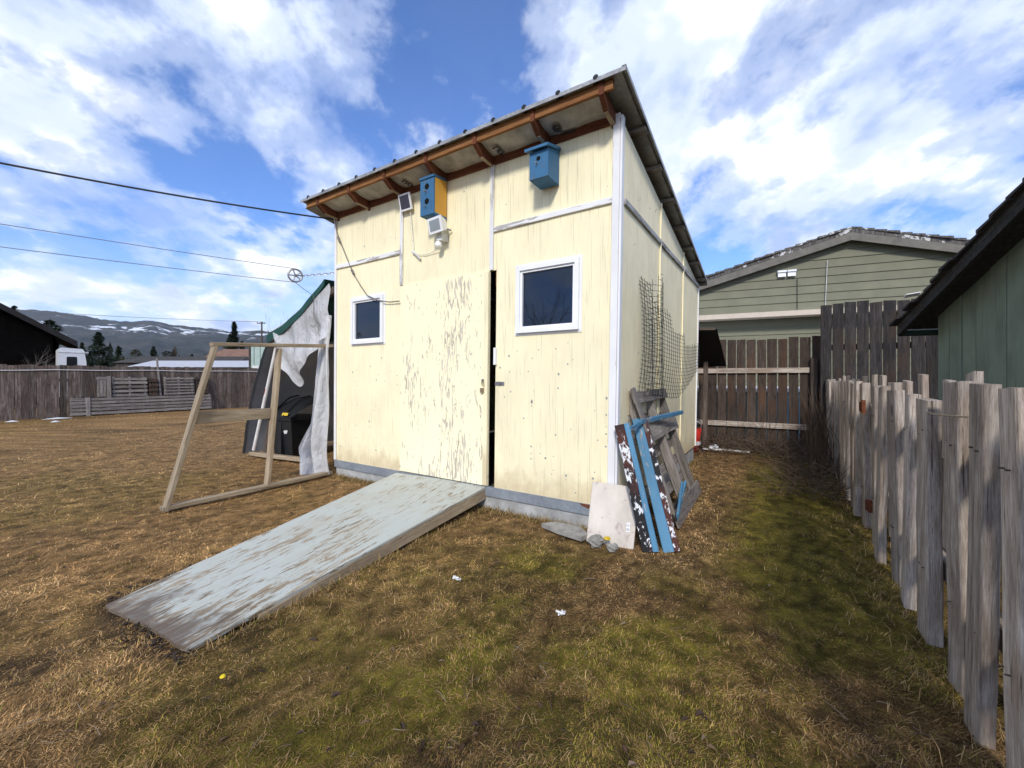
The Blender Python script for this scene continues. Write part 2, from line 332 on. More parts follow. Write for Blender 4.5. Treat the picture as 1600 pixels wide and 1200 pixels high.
def plank_mesh(name, L, w, t, var=0, warp=.004, ch=.12, topcut=0., rings=4):
    key = (round(L, 2), round(w, 3), round(t, 3), var, warp, ch, topcut, name)
    if key in PLC: return PLC[key]
    rg = random.Random(hash(key[:7]) & 0xffff); mb = MB(); c = min(w, t)*ch; hw, ht = w/2, t/2
    sec = [(-hw+c, -ht), (hw-c, -ht), (hw, -ht+c), (hw, ht-c), (hw-c, ht), (-hw+c, ht), (-hw, ht-c), (-hw, -ht+c)]
    k = 0; cut = rg.uniform(-topcut, topcut)
    for i in range(rings):
        z = L*i/(rings-1); dx, dy = (rg.uniform(-warp, warp), rg.uniform(-warp, warp)) if 0 < i < rings-1 else (0, 0); sc_ = 1+rg.uniform(-1, 1)*min(.03, .003/w)
        for (x, y) in sec:
            zz = z + ((x/hw)*cut + rg.uniform(-1, 1)*topcut*.15 if i == rings-1 else 0); mb.v.append((x*sc_+dx, y*sc_+dy, zz))
    for i in range(rings-1):
        for j in range(8): j2 = (j+1) % 8; mb.f.append((i*8+j, i*8+j2, (i+1)*8+j2, (i+1)*8+j))
    mb.f.append(tuple(reversed(range(8)))); mb.f.append(tuple((rings-1)*8+j for j in range(8)))
    m = mb.mesh(name); PLC[key] = m; return m
def plank(name, p0, p1, w, t, nrm, mat, parent=None, var=None, **k):
    """a board from p0 to p1 (world); nrm = direction its broad face looks"""
    p0, p1 = Vector(p0), Vector(p1); z = p1-p0; L = z.length; z.normalize(); y = Vector(nrm); y = (y-z*y.dot(z)).normalized(); x = y.cross(z)
    M = Matrix((x, y, z)).transposed().to_4x4(); M.translation = p0
    m = plank_mesh(name, L, w, t, random.randrange(6) if var is None else var, **k)
    if m.materials and m.materials[0] != MATS[mat]: m = m.copy(); m.materials.clear()
    return link(name, m, mat, parent, M)
# numpy noise
_LAT = RNG.random((512, 512))
def vnoise(x, y):
    xi = np.floor(x).astype(int); yi = np.floor(y).astype(int); fx = x-xi; fy = y-yi; fx = fx*fx*(3-2*fx); fy = fy*fy*(3-2*fy)
    g = lambda a, b: _LAT[a & 511, b & 511]
    return (g(xi, yi)*(1-fx)+g(xi+1, yi)*fx)*(1-fy)+(g(xi, yi+1)*(1-fx)+g(xi+1, yi+1)*fx)*fy
def fbm(x, y, o=4):
    s = 0; a = .5; t = 0
    for i in range(o): s = s+a*vnoise(x+i*31.7, y+i*17.3); t += a; a *= .5; x = x*2.03; y = y*2.03
    return s/t

# ---------------------------------------------------------------- site frame: shed local axes (x right along front, y into the shed)
TH = .99756; EX = V(math.sin(TH), -math.cos(TH), 0); EY = V(math.cos(TH), math.sin(TH), 0)
LA, LB = .0207, -.0107
ORG = V(.8167, 3.2859, 0)-(EX*LA+EY*LB)*.18
SH_RZ = math.atan2(EX.y, EX.x); SHM = Matrix.Translation(ORG) @ Matrix.Rotation(SH_RZ, 4, 'Z')
def shear(x, y, z): return (x+LA*z, y+LB*z, z)
def S(x, y, z): return SHM @ Vector(shear(x, y, z))      # leaning shed coordinates to world
def G(x, y, z=0.): return SHM @ Vector((x, y, z))         # same axes, plumb
def g_loc(X, Y):
    dx, dy = X-ORG.x, Y-ORG.y; return dx*EX.x+dy*EX.y, dx*EY.x+dy*EY.y
# ================================================================ GROUND
def cover(X, Y):
    """weights of straw, moss and bare soil at a place (arrays)"""
    lx = (X-ORG.x)*EX.x+(Y-ORG.y)*EX.y; ly = (X-ORG.x)*EY.x+(Y-ORG.y)*EY.y
    n = fbm(X*.9+5, Y*.9, 4); n2 = fbm(X*3.1, Y*3.1+9, 4); n3 = fbm(X*.45+40, Y*.45+3, 3)
    right = np.clip((lx+1.75)/1.5, 0, 1)                        # yard right of the ramp is mossy
    side = np.clip((lx-.35)/.45, 0, 1)*np.clip((2.4-lx)/.3, 0, 1)*np.clip((ly+2.2)/1.6, 0, 1)
    moss = np.clip((n*.5+n2*.5-.515+.055*right+.12*side)*7, 0, 1)*(.06+.80*right)
    moss = np.maximum(moss, .75*side*np.clip((n2-.36)*5, 0, 1))
    moss = np.maximum(moss, np.clip((n3-.56)*6, 0, 1)*.30)
    near = np.clip((ly+.75)/.5, 0, 1)*np.clip((.9-lx)/.3, 0, 1)   # pale straw strip along the wall
    moss = moss*(1-.8*near)
    flit = np.clip(1-np.abs(lx-2.02)/.42, 0, 1)                 # litter along the picket fence
    moss = moss*(1-.9*flit)
    soil = np.clip((fbm(X*1.6+70, Y*1.6, 4)-.50)*7, 0, 1)*(.10+.80*np.clip((-ly-1.0)/1.5, 0, 1)*np.clip((lx+3.2)/1.5, 0, 1))
    soil = np.maximum(soil, flit*.45)
    rend = np.clip(1-np.hypot((lx+1.60)/.62, (ly+2.5)/.14), 0, 1); soil = np.maximum(soil, np.clip(rend*2.2, 0, 1))
    return moss, soil, right, flit, near
def ground_z(X, Y):
    d = np.hypot(X, Y); return (fbm(X*.7, Y*.7, 3)-.5)*.05*np.clip((d-1)/4, .25, 1)*np.clip(40/np.maximum(d, 40), 0, 1) + (fbm(X*6, Y*6, 3)-.5)*.022*np.clip(12/np.maximum(d, 12), 0, 1)-.012
def build_ground():
    def axis(a, b, step, far):
        c = np.arange(a, b+1e-6, step); out = [c]; lo = []; p = a; s = step
        while p > -far: s *= 1.28; p -= s; lo.append(p)
        hi = []; p = b; s = step
        while p < far: s *= 1.28; p += s; hi.append(p)
        return np.concatenate([np.array(lo[::-1]), c, np.array(hi)])
    xs = axis(-7, 5.5, .045, 5200.); ys = axis(.6, 9., .045, 5200.)
    X, Y = np.meshgrid(xs, ys, indexing='ij'); Z = ground_z(X, Y)
    nx, ny = X.shape; v = np.stack([X, Y, Z], -1).reshape(-1, 3)
    i = np.arange(nx*ny).reshape(nx, ny); f = np.stack([i[:-1, :-1], i[1:, :-1], i[1:, 1:], i[:-1, 1:]], -1).reshape(-1, 4)
    m = bpy.data.meshes.new('ground'); m.vertices.add(len(v)); m.vertices.foreach_set('co', v.ravel()); m.loops.add(f.size); m.loops.foreach_set('vertex_index', f.ravel().astype(np.int32))
    m.polygons.add(len(f)); m.polygons.foreach_set('loop_start', np.arange(0, f.size, 4, dtype=np.int32)); m.update(calc_edges=True)
    moss, soil, right, flit, near = cover(X, Y); e = lambda a: a[..., None]
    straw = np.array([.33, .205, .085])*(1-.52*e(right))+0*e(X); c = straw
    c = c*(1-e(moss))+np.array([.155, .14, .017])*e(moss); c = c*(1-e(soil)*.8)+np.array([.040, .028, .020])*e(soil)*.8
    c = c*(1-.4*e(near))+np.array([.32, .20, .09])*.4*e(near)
    mid = np.clip(1+(fbm(X*19+3, Y*19+8, 4)-.5)*2.2, .4, 1.6); c = c*(.72+.10*e(moss))*e(mid)*np.array([1.0, .95, .90]); a = m.attributes.new('col', 'FLOAT_COLOR', 'POINT'); q = np.ones((nx*ny, 4), np.float32); q[:, :3] = c.reshape(-1, 3); a.data.foreach_set('color', q.ravel())
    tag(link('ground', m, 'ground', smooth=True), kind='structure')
build_ground()
def blades(name, P, L, W, az, el, bend, C, label, cat, mat='grass'):
    """curved tapered blades in one mesh"""
    n = len(P); d = np.stack([np.cos(az), np.sin(az), np.zeros(n)], 1); side = np.stack([-np.sin(az), np.cos(az), np.zeros(n)], 1); up = np.array([0, 0, 1.])
    tw = RNG.normal(0, .5, n)[:, None]; d2 = d*np.cos(tw)+side*np.sin(tw)
    p1 = P+(d*np.cos(el)[:, None]+up*np.sin(el)[:, None])*(L*.5)[:, None]; e2 = el-bend
    p2 = p1+(d2*np.cos(e2)[:, None]+up*np.sin(e2)[:, None])*(L*.5)[:, None]
    p2[:, 2] = np.maximum(p2[:, 2], P[:, 2]+.003)
    w = side*(W*.5)[:, None]; v = np.stack([P-w, P+w, p1-w*.8, p1+w*.8, p2], 1).reshape(-1, 3); k = np.arange(n)[:, None]*5
    tri = np.concatenate([k+np.array([[0, 1, 3]]), k+np.array([[0, 3, 2]]), k+np.array([[2, 3, 4]])], 1).reshape(-1, 3)
    m = bpy.data.meshes.new(name); m.vertices.add(len(v)); m.vertices.foreach_set('co', v.ravel()); m.loops.add(tri.size); m.loops.foreach_set('vertex_index', tri.ravel().astype(np.int32))
    m.polygons.add(len(tri)); m.polygons.foreach_set('loop_start', np.arange(0, tri.size, 3, dtype=np.int32)); m.update(calc_edges=True)
    a = m.attributes.new('col', 'FLOAT_COLOR', 'POINT'); q = np.ones((n*5, 4), np.float32); q[:, :3] = np.repeat(C, 5, 0); a.data.foreach_set('color', q.ravel())
    return tag(link(name, m, mat), label, cat, kind='stuff')
def keep_open(X, Y):
    lx = (X-ORG.x)*EX.x+(Y-ORG.y)*EX.y; ly = (X-ORG.x)*EY.x+(Y-ORG.y)*EY.y
    shed = (lx > -3.66) & (lx < .0) & (ly > .02) & (ly < 3.7)
    t = np.clip(-ly/2.47, 0, 1); rc = -1.83+t*.29; ramp = (np.abs(lx-rc) < .585-.17*t) & (ly < .02) & (ly > -2.44)
    slab = (np.abs(lx+.33) < .2) & (np.abs(ly+.22) < .09)
    return ~(shed | ramp | slab)
def build_grass():
    N = 470000; Y = .95*(17/.95)**RNG.random(N); X = (RNG.random(N)*2-1)*(1.34*Y+.35); k = keep_open(X, Y); X, Y = X[k], Y[k]; n = len(X)
    moss, soil, right, flit, near = cover(X, Y); r = RNG.random(n); clump = fbm(X*7, Y*7, 3)
    isg = r < moss*.62
    drop = RNG.random(n) < soil*.45+np.clip((.40-clump)*2.2, 0, .6); sel = ~drop; X, Y, moss, soil, right, flit, near, isg, clump = [q[sel] for q in (X, Y, moss, soil, right, flit, near, isg, clump)]; n = len(X)
    L = (.009+.026*RNG.random(n)**1.6)*np.where(RNG.random(n) < .05, 2.0, 1)*(1+.5*flit)*(.75+.5*clump); L[isg] *= .62; W = RNG.uniform(.0011, .0025, n)*(.65+.28*Y); L *= (.92+.045*Y)
    az = RNG.uniform(0, 6.283, n)+0; az = np.where(RNG.random(n) < .55, fbm(X*1.7, Y*1.7, 2)*12.5+RNG.normal(0, .5, n), az)
    el = np.abs(RNG.normal(.28, .32, n)); el[isg] += .45; el[flit > .3] *= .5; bend = RNG.uniform(.1, .9, n)
    P = np.stack([X, Y, ground_z(X, Y)+.002], 1); v = RNG.uniform(.55, 1.30, n)[:, None]
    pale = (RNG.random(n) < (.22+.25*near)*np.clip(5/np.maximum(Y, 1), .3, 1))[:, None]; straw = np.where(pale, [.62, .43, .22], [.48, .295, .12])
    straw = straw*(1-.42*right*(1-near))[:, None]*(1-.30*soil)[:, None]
    straw = np.where((RNG.random(n) < .14)[:, None], straw*np.array([.55, .50, .52]), straw)
    green = np.where((RNG.random(n) < .5)[:, None], [.185, .17, .024], [.27, .22, .045])
    C = np.where(isg[:, None], green, straw)*v
    lowf = .66+.72*fbm(X*1.1+9, Y*1.1+4, 3)*fbm(X*4.1+2, Y*4.1, 3)*2; mid = np.clip(1+(fbm(X*19+3, Y*19+8, 4)-.5)*2.2, .4, 1.6); C = C*np.clip(lowf*mid, .28, 1.8)[:, None]*np.array([1.0, .95, .90])
    # taller unmown fringe where the mower cannot reach: shed base, ramp edges, picket feet
    E_ = []; 
    for k_ in range(9000):
        r_ = random.random()
        if r_ < .38: q = G(random.uniform(-3.66, .05), -.012-abs(random.gauss(0, .05)))
        elif r_ < .50: q = G(.03+abs(random.gauss(0, .06)), random.uniform(0, 3.6))
        elif r_ < .80: q = V(1.57, 1.32, 0)+V(.655, 1, 0).normalized()*random.uniform(-.3, 6)+V(-.8366, .548, 0)*random.gauss(.05, .09)
        else: u_ = random.random(); sd = random.choice((-1, 1)); q = G(-1.845+.30*u_+sd*(.60-.175*u_+abs(random.gauss(0, .03))), -2.45*u_)
        E_.append((q.x, q.y))
    for c_ in range(420):        # loose tufts
        cy_ = 1.1*(9/1.1)**random.random(); cx_ = random.uniform(-1.3, 1.3)*cy_
        if not keep_open(np.array([cx_]), np.array([cy_]))[0]: continue
        for b_ in range(random.randint(8, 26)): E_.append((cx_+random.gauss(0, .018), cy_+random.gauss(0, .018)))
    E_ = np.array(E_); m_ = len(E_); eX, eY = E_[:, 0], E_[:, 1]; Pe = np.stack([eX, eY, ground_z(eX, eY)], 1)
    P = np.concatenate([P, Pe]); L = np.concatenate([L, np.where(np.arange(m_) < 9000, RNG.uniform(.03, .10, m_), RNG.uniform(.02, .055, m_))]); W = np.concatenate([W, RNG.uniform(.0015, .003, m_)*(.6+.25*eY)]); az = np.concatenate([az, RNG.uniform(0, 6.283, m_)]); el = np.concatenate([el, np.abs(RNG.normal(.75, .35, m_))]); bend = np.concatenate([bend, RNG.uniform(.2, 1.2, m_)])
    Ce = np.where((RNG.random(m_) < .25)[:, None], [.20, .18, .03], [.42, .28, .13])*RNG.uniform(.4, 1.2, m_)[:, None]; C = np.concatenate([C, Ce])
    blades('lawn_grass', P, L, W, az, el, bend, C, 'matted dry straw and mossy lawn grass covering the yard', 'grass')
build_grass()
def build_leaves():
    n = 2600; Y = 1.0*(9/1.)**RNG.random(n); X = (RNG.random(n)*2-1)*(1.3*Y+.2); k = keep_open(X, Y); X, Y = X[k], Y[k]; moss, soil, right, flit, near = cover(X, Y)
    s = RNG.random(len(X)) < .10+.75*soil*right+.25*flit; X, Y = X[s], Y[s]; mb = MB()
    cols = []
    for x, y, z in zip(X, Y, ground_z(X, Y)):
        a = random.uniform(0, 6.3); L = random.uniform(.007, .019); w = L*random.uniform(.28, .55); u = V(math.cos(a), math.sin(a), random.uniform(-.2, .3)).normalized(); q = u.cross(V(random.uniform(-.4, .4), random.uniform(-.4, .4), 1)).normalized(); c = V(x, y, z+.012); up = V(0, 0, L*random.uniform(.25, .7)); j = lambda: random.uniform(.7, 1.15)
        mb.add([c-u*L, c-u*L*.3+q*w*j()+up, c+u*L*.45+q*w*.8*j()+up*.9, c+u*L*1.1, c+u*L*.4-q*w*.85*j()+up*.8, c-u*L*.35-q*w*j()+up, c], [(0, 1, 6), (1, 2, 6), (2, 3, 6), (3, 4, 6), (4, 5, 6), (5, 0, 6)])
        g = random.choice([(.085, .05, .032), (.05, .034, .026), (.13, .085, .05), (.18, .13, .085), (.06, .04, .035)]); cols += [g]*7
    for i in range(260):
        y = 1.1*(6/1.1)**random.random(); x = random.uniform(-1.2, 1.25)*y
        if not keep_open(np.array([x]), np.array([y]))[0]: continue
        a = random.uniform(0, 6.3); L = random.uniform(.02, .09); k = len(mb.v); p = V(x, y, .012); d = V(math.cos(a), math.sin(a), random.uniform(-.05, .15)); mb.tube([p, p+d*L*.5+V(0, 0, .004), p+d*L+V(random.gauss(0, .006), random.gauss(0, .006), 0)], [.0018, .0015, .0008], 3, False); g = random.choice([(.07, .05, .038), (.22, .17, .12), (.12, .085, .06)]); cols += [g]*(len(mb.v)-k)
    o = mb.build('fallen_leaves', 'needles'); a = o.data.attributes.new('col', 'FLOAT_COLOR', 'POINT'); a.data.foreach_set('color', np.array([c+(1,) for c in cols], np.float32).ravel())
    tag(o, 'small curled brown leaves scattered over the mossy lawn', 'leaves', kind='stuff')
build_leaves()

# ================================================================ SHED
shed = thing('plywood_shed', ORG, 'pale yellow plywood shed with single sloping metal roof and wooden ramp door', 'shed', rz=SH_RZ)
ZB, ZJ, ZT = .19, 2.63, 3.235
def zr(y): return 3.355-.175*y
def wall_z(y): return 3.235-.16*y
def panel(name, x0, x1, z0, z1, mat, hole=None, y0=0., y1=.014):
    mb = MB()
    if not hole: mb.box(x0, x1, y0, y1, z0, z1)
    else:
        a, b, c, d = hole; O = [(x0, z0), (x1, z0), (x1, z1), (x0, z1)]; I = [(a, c), (b, c), (b, d), (a, d)]
        vs = [(x, y0, z) for x, z in O]+[(x, y0, z) for x, z in I]+[(x, y1, z) for x, z in O]+[(x, y1, z) for x, z in I]; fs = []
        for i in range(4):
            j = (i+1) % 4; fs += [(i, j, 4+j, 4+i), (8+i, 12+i, 12+j, 8+j), (i, 8+i, 8+j, j), (4+i, 4+j, 12+j, 12+i)]
        mb.add(vs, fs)
    return mb.build(name, mat, shed, SHM, shear)
panel('wall_panel', -3.655, -2.452, ZB, ZJ-.002, 'cream_plywood', (-3.29, -2.77, 1.66, 2.17))
panel('wall_panel', -3.655, -2.452, ZJ+.002, ZT, 'cream_plywood')
panel('wall_panel', -2.448, -1.226, 2.252, ZT, 'cream_plywood')
panel('wall_panel', -1.172, -.004, ZB, ZJ-.002, 'cream_plywood', (-.90, -.36, 1.67, 2.20))
panel('wall_panel', -1.222, -.004, ZJ+.002, ZT, 'cream_plywood')
panel('wall_panel', -1.222, -1.174, 2.252, ZJ-.002, 'cream_plywood')
panel('wall_panel', -1.19, -1.172, 2.10, 2.251, 'orange_lumber', y0=.016, y1=.04)
door = MB().box(-2.446, -1.243, -.024, .004, .205, 2.246).build('door', 'peeling_door', shed, SHM, shear)
plank('edge_strip', S(-1.268, -.029, .21), S(-1.268, -.029, 2.24), .048, .010, -EY, 'cream_plywood', door, warp=.001)
# hasp, padlock, handle
hs = MB().box(-1.175, -1.07, -.006, -.001, 1.165, 1.20).box(-1.12, -1.105, -.02, -.006, 1.17, 1.195).build('hasp', 'steel', shed, SHM, shear)
MB().box(-1.178, -1.155, -.03, -.001, 1.36, 1.52).build('door_handle', 'white_trim', shed, SHM, shear)
pl_ = MB().tube([(-1.305, -.03, 1.16), (-1.305, -.04, 1.19), (-1.30, -.045, 1.205), (-1.285, -.045, 1.205), (-1.28, -.04, 1.19), (-1.28, -.038, 1.15)], .004, 6).box(-1.318, -1.278, -.05, -.03, 1.095, 1.14).build('padlock', 'brass', door, SHM, shear)
MB().tube([(-1.29, -.03, 1.215), (-1.29, -.052, 1.215)], .012, 8).build('door_staple', 'steel', door, SHM, shear)
# nail spots
def spots(name, x0, x1, z0, z1, n, plane='f'):
    mb = MB(); rg = random.Random(n*3+int(z0*10)+int(x0*10))
    for i in range(n):
        x = rg.uniform(x0, x1); z = rg.uniform(z0, z1); r = rg.uniform(.005, .011) if rg.random() < .35 else rg.uniform(.003, .006); k = 8
        if rg.random() < .4: x = x0+(x1-x0)*round((x-x0)/(x1-x0)*3)/3
        pts = [(x+r*math.cos(6.283*j/k), z+r*1.1*math.sin(6.283*j/k)) for j in range(k)]
        if plane == 'f': mb.add([(a, -.002, b) for a, b in pts], [tuple(range(k))])
        else: mb.add([(.0185, a, b) for a, b in pts], [tuple(range(k))])
    tag(mb.build(name, 'concrete', shed, SHM, shear), kind='stuff')
spots('nail_heads', -1.12, -.08, .26, 1.55, 46); spots('nail_heads', -3.58, -2.52, .26, 1.60, 34); spots('nail_heads', -3.55, -.1, 2.7, 3.2, 22)
spots('nail_heads', .08, 3.5, .4, 2.5, 36, 's'); spots('nail_heads', .08, 1.2, 2.7, 3.0, 12, 's')
# side walls and back
def spanel(y0, y1, z0, za, zb, mat, x0=.0035, x1=.0175, side=1):
    MB().hexa([(x0, y0, z0), (x1, y0, z0), (x1, y1, z0), (x0, y1, z0), (x0, y0, za), (x1, y0, za), (x1, y1, zb), (x0, y1, zb)]).build('wall_panel', mat, shed, SHM, shear)
for k in range(3):
    y0, y1 = .016+k*1.215, .012+(k+1)*1.215
    spanel(y0, y1, ZB, ZJ-.002, ZJ-.002, 'cream_side_lightened'); spanel(y0, y1, ZJ+.002, max(wall_z(y0), ZJ+.03), max(wall_z(y1), ZJ+.02), 'cream_side_lightened')
    spanel(y0, y1, ZB, wall_z(y0), wall_z(y1), 'cream_side_lightened', -3.678, -3.664)
MB().box(-3.66, .0, 3.664, 3.678, ZB, wall_z(3.66)).build('wall_panel', 'cream_side_lightened', shed, SHM, shear)
# battens
def sb(a, b, w, t, n, mat): return plank('batten', S(*a), S(*b), w, t, n, mat, shed, warp=.003)
sb((-3.645, -.012, .2), (-3.645, -.012, 3.23), .035, .018, -EY, 'white_trim')
sb((-2.45, -.0115, 2.26), (-2.45, -.0115, 3.10), .042, .018, -EY, 'white_batten')
sb((-1.224, -.0115, 2.255), (-1.224, -.0115, 3.235), .042, .018, -EY, 'white_batten')
sb((-3.625, -.011, ZJ), (-2.475, -.011, ZJ), .046, .018, -EY, 'white_batten')
sb((-1.20, -.011, ZJ), (-.058, -.011, ZJ+.012), .046, .018, -EY, 'white_batten')
plank('corner_trim', S(-.028, -.012, .19), S(-.028, -.012, 3.30), .056, .020, -EY, 'white_trim', shed, warp=.001)
plank('corner_trim', S(.012, .008, .19), S(.012, .008, 3.28), .056, .018, EX, 'white_trim', shed, warp=.001)
for k in (1, 2): sb((.0265, .014+k*1.215, .2), (.0265, .014+k*1.215, wall_z(k*1.215)-.01), .034, .015, EX, 'cream_plywood')
sb((.0265, 3.64, .2), (.0265, 3.64, wall_z(3.64)-.01), .04, .015, EX, 'white_trim')
for a, b in ((.04, 1.208), (1.249, 2.423), (2.464, 3.615)): sb((.029, a, ZJ), (.029, b, ZJ), .048, .02, EX, 'grey_batten')
# windows
def window(x0, x1, z0, z1):
    w = .038; mb = MB().box(x0, x0+w, -.034, .03, z0, z1).box(x1-w, x1, -.034, .03, z0, z1).box(x0+w, x1-w, -.034, .03, z1-w, z1).box(x0+w, x1-w, -.034, .03, z0, z0+w)
    f = mb.build('window', 'vinyl_white', shed, SHM, shear)
    i = .020; a, b, c, d = x0+w, x1-w, z0+w, z1-w
    MB().box(a, a+i, -.018, .02, c, d).box(b-i, b, -.018, .02, c, d).box(a+i, b-i, -.018, .02, d-i, d).box(a+i, b-i, -.018, .02, c, c+i).build('frame', 'vinyl_white', f, SHM, shear)
    MB().box(a+i, b-i, .004, .010, c+i, d-i).build('pane', 'window_glass', f, SHM, shear)
    fl = .022; MB().box(x0-fl, x1+fl, -.006, -.0008, z1, z1+fl).box(x0-fl, x1+fl, -.006, -.0008, z0-fl, z0).box(x0-fl, x0, -.006, -.0008, z0, z1).box(x1, x1+fl, -.006, -.0008, z0, z1).build('flange', 'white_trim', f, SHM, shear)
window(-.935, -.325, 1.64, 2.235); window(-3.315, -2.74, 1.645, 2.195)
# base
MB().box(-3.66, -1.20, -.012, .02, .105, .195).build('metal_skirt', 'galvanised', shed, SHM, shear)
MB().box(-1.20, .018, -.012, .02, .105, .195).build('metal_skirt', 'galvanised', shed, SHM, shear)
mb = MB(); pr = [(0, 0), (.16, 0), (.13, .022), (.08, .032), (.03, .020)]; mb.add([(-.30+a, -.0135, .194-b) for a, b in pr], [tuple(range(5))]); mb.add([(-.10+a*.6, -.0135, .194-b) for a, b in pr], [tuple(range(5))]); mb.build('rust_patch', 'rust', shed, SHM, shear)
MB().box(-3.64, .0, .004, 3.66, -.12, .105).box(-3.64, .0, .02, 3.65, .105, .16).build('foundation', 'concrete', shed, SHM)
MB().box(-3.6, -.02, .05, 3.6, .161, .175).build('floor', 'weathered_post', shed, SHM)
# inside clutter glimpsed through the gap
plank('inner_stud', S(-1.16, .06, .19), S(-1.16, .06, 2.25), .09, .038, EX, 'orange_lumber', shed)
# roof
def roof_mesh():
    xs = []; x = -3.90; 
    prof = [(0, 0), (.120, 0), (.138, .024), (.167, .024), (.185, 0)]
    while x < .10:
        for a, h in prof: xs.append((x+a, h))
        x += .305
    xs = [(a, h) for a, h in xs if a < .135]; xs += [(.098, 0), (.106, .022), (.135, .022), (.139, -.02)]
    xs = sorted(set(xs)); mb = MB(); n = len(xs); yy = [-.315, .9, 2.2, 3.80]; k = 0
    for off in (0, -.003):
        for y in yy:
            for a, h in xs: mb.v.append((a, y, zr(y)+h+off))
    for s, off in ((1, 0), (-1, 4*n)):
        for i in range(3):
            for j in range(n-1):
                q = (off+i*n+j, off+i*n+j+1, off+(i+1)*n+j+1, off+(i+1)*n+j); mb.f.append(q if s > 0 else q[::-1])
    for j in range(n-1): mb.f.append((j, 4*n+j, 4*n+j+1, j+1)); a = 3*n+j; mb.f.append((a, a+1, 4*n+a+1, 4*n+a))
    return mb
metal_mat('eave_metal', (.16, .17, .18), (.52, .53, .54), .3, .55)
roof = roof_mesh().build('roof', 'roof_metal', shed, SHM, shear)
MB().hexa([(-3.9, -.323, zr(-.32)-.024), (.136, -.323, zr(-.32)-.024), (.136, -.3165, zr(-.32)-.024), (-3.9, -.3165, zr(-.32)-.024), (-3.9, -.323, zr(-.32)+.006), (.136, -.323, zr(-.32)+.006), (.136, -.3165, zr(-.32)+.006), (-3.9, -.3165, zr(-.32)+.006)]).build('eave_trim', 'eave_metal', roof, SHM, shear)
for k in range(13):      # rib ends closed with dark caps at the eave
    x = -3.90+.305*k+.152; MB().tube([(x, -.322, zr(-.32)+.013), (x, -.285, zr(-.285)+.013)], .021, 8).build('rib_cap', 'tarp_black', roof, SHM, shear)
PUR = [-.27, .28, .80, 1.36, 1.95, 2.5, 2.95, 3.55, 3.74]
for i, y in enumerate(PUR): plank('purlin', S(-3.87, y, zr(y)-.024), S(.125, y, zr(y)-.024), .085 if i else .07, .038, (0, 0, 1) if i else -EY, 'orange_lumber' if i == 0 else 'pallet_wood', roof, warp=.004) if i else plank('purlin', S(-3.84, -.266, zr(-.266)-.042), S(.03, -.266, zr(-.266)-.042), .075, .03, -EY, 'orange_lumber', roof, warp=.003)
RX = [-.055, -.635, -1.225, -1.82, -2.42, -3.01, -3.60]
for x in RX:
    y0, y1 = -.292, 3.7; t = .019; d = .115; top = lambda y: zr(y)-.048
    prof = [(y0, zr(y0)-.008), (-.22, zr(-.22)-.008), (-.215, top(-.215)), (y1, top(y1)), (y1, top(y1)-d), (.0, top(0)-d+.012), (-.02, 3.225), (y0+.11, top(y0)-d-.012), (y0, top(y0)-.055)]
    mb = MB(); n = len(prof); mb.add([(x-t, y, z) for y, z in prof]+[(x+t, y, z) for y, z in prof], [tuple(range(n)), tuple(reversed(range(n, 2*n)))]+[(i, i+n, (i+1) % n+n, (i+1) % n) for i in range(n)])
    mb.build('rafter', 'brown_rafter', roof, SHM, shear)
    plank('rafter_edge', S(x, y0+.105, top(y0)-d-.010), S(x, -.022, 3.222), .034, .006, (0, 0, -1), 'new_lumber', roof, warp=0)
plank('header', S(-3.66, -.010, 3.275), S(.0, -.010, 3.275), .085, .02, -EY, 'brown_rafter', shed, warp=.001)
plank('header', S(-3.66, .02, 3.30), S(.0, .02, 3.30), .05, .03, -EY, 'brown_rafter', shed, warp=.001)
for k in range(6):
    xa, xb = RX[k+1]+.021, RX[k]-.021; rg = random.Random(k); ph = rg.uniform(0, 6)
    fn = lambda u, v: (xa+(xb-xa)*u, -.25+.255*v, zr(-.25+.255*v)-.056-.016*math.sin(3.14*u)*math.sin(3.14*v)+.006*math.sin(9*u+ph)*math.sin(7*v+ph))
    MB().grid(fn, 12, 6).build('soffit_paper', 'soffit_paper', roof, SHM, shear, smooth=True)
def letter(txt, x, y, size, rot=0.):
    cu = bpy.data.curves.new('t', 'FONT'); cu.body = txt; cu.size = size; cu.align_x = 'CENTER'; cu.align_y = 'CENTER'; cu.offset = .004
    ob = bpy.data.objects.new('t', cu); me = bpy.data.meshes.new_from_object(ob); bpy.data.objects.remove(ob); me.name = 'printed_letters'
    M = Matrix.Translation(S(x, y, zr(y)-.083)) @ Matrix.Rotation(SH_RZ, 4, 'Z') @ Matrix.Rotation(-.173, 4, 'X') @ Matrix.Rotation(math.pi, 4, 'X') @ Matrix.Rotation(rot, 4, 'Z')
    link('printed_letters', me, 'print_ink', roof, M)
letter('e', -.50, -.125, .17, R(-10)); letter('l', -.44, -.035, .17, R(-95)); letter('ru', -1.08, -.11, .13, R(-80)); letter('no', -2.25, -.11, .12, R(-75))
MB().box(-3.90, -3.68, -.26, 3.7, 3.13, 3.14).build('verge_sheet', 'roof_metal', roof, SHM, lambda x, y, z: shear(x, y, z+zr(y)-3.355+.16))

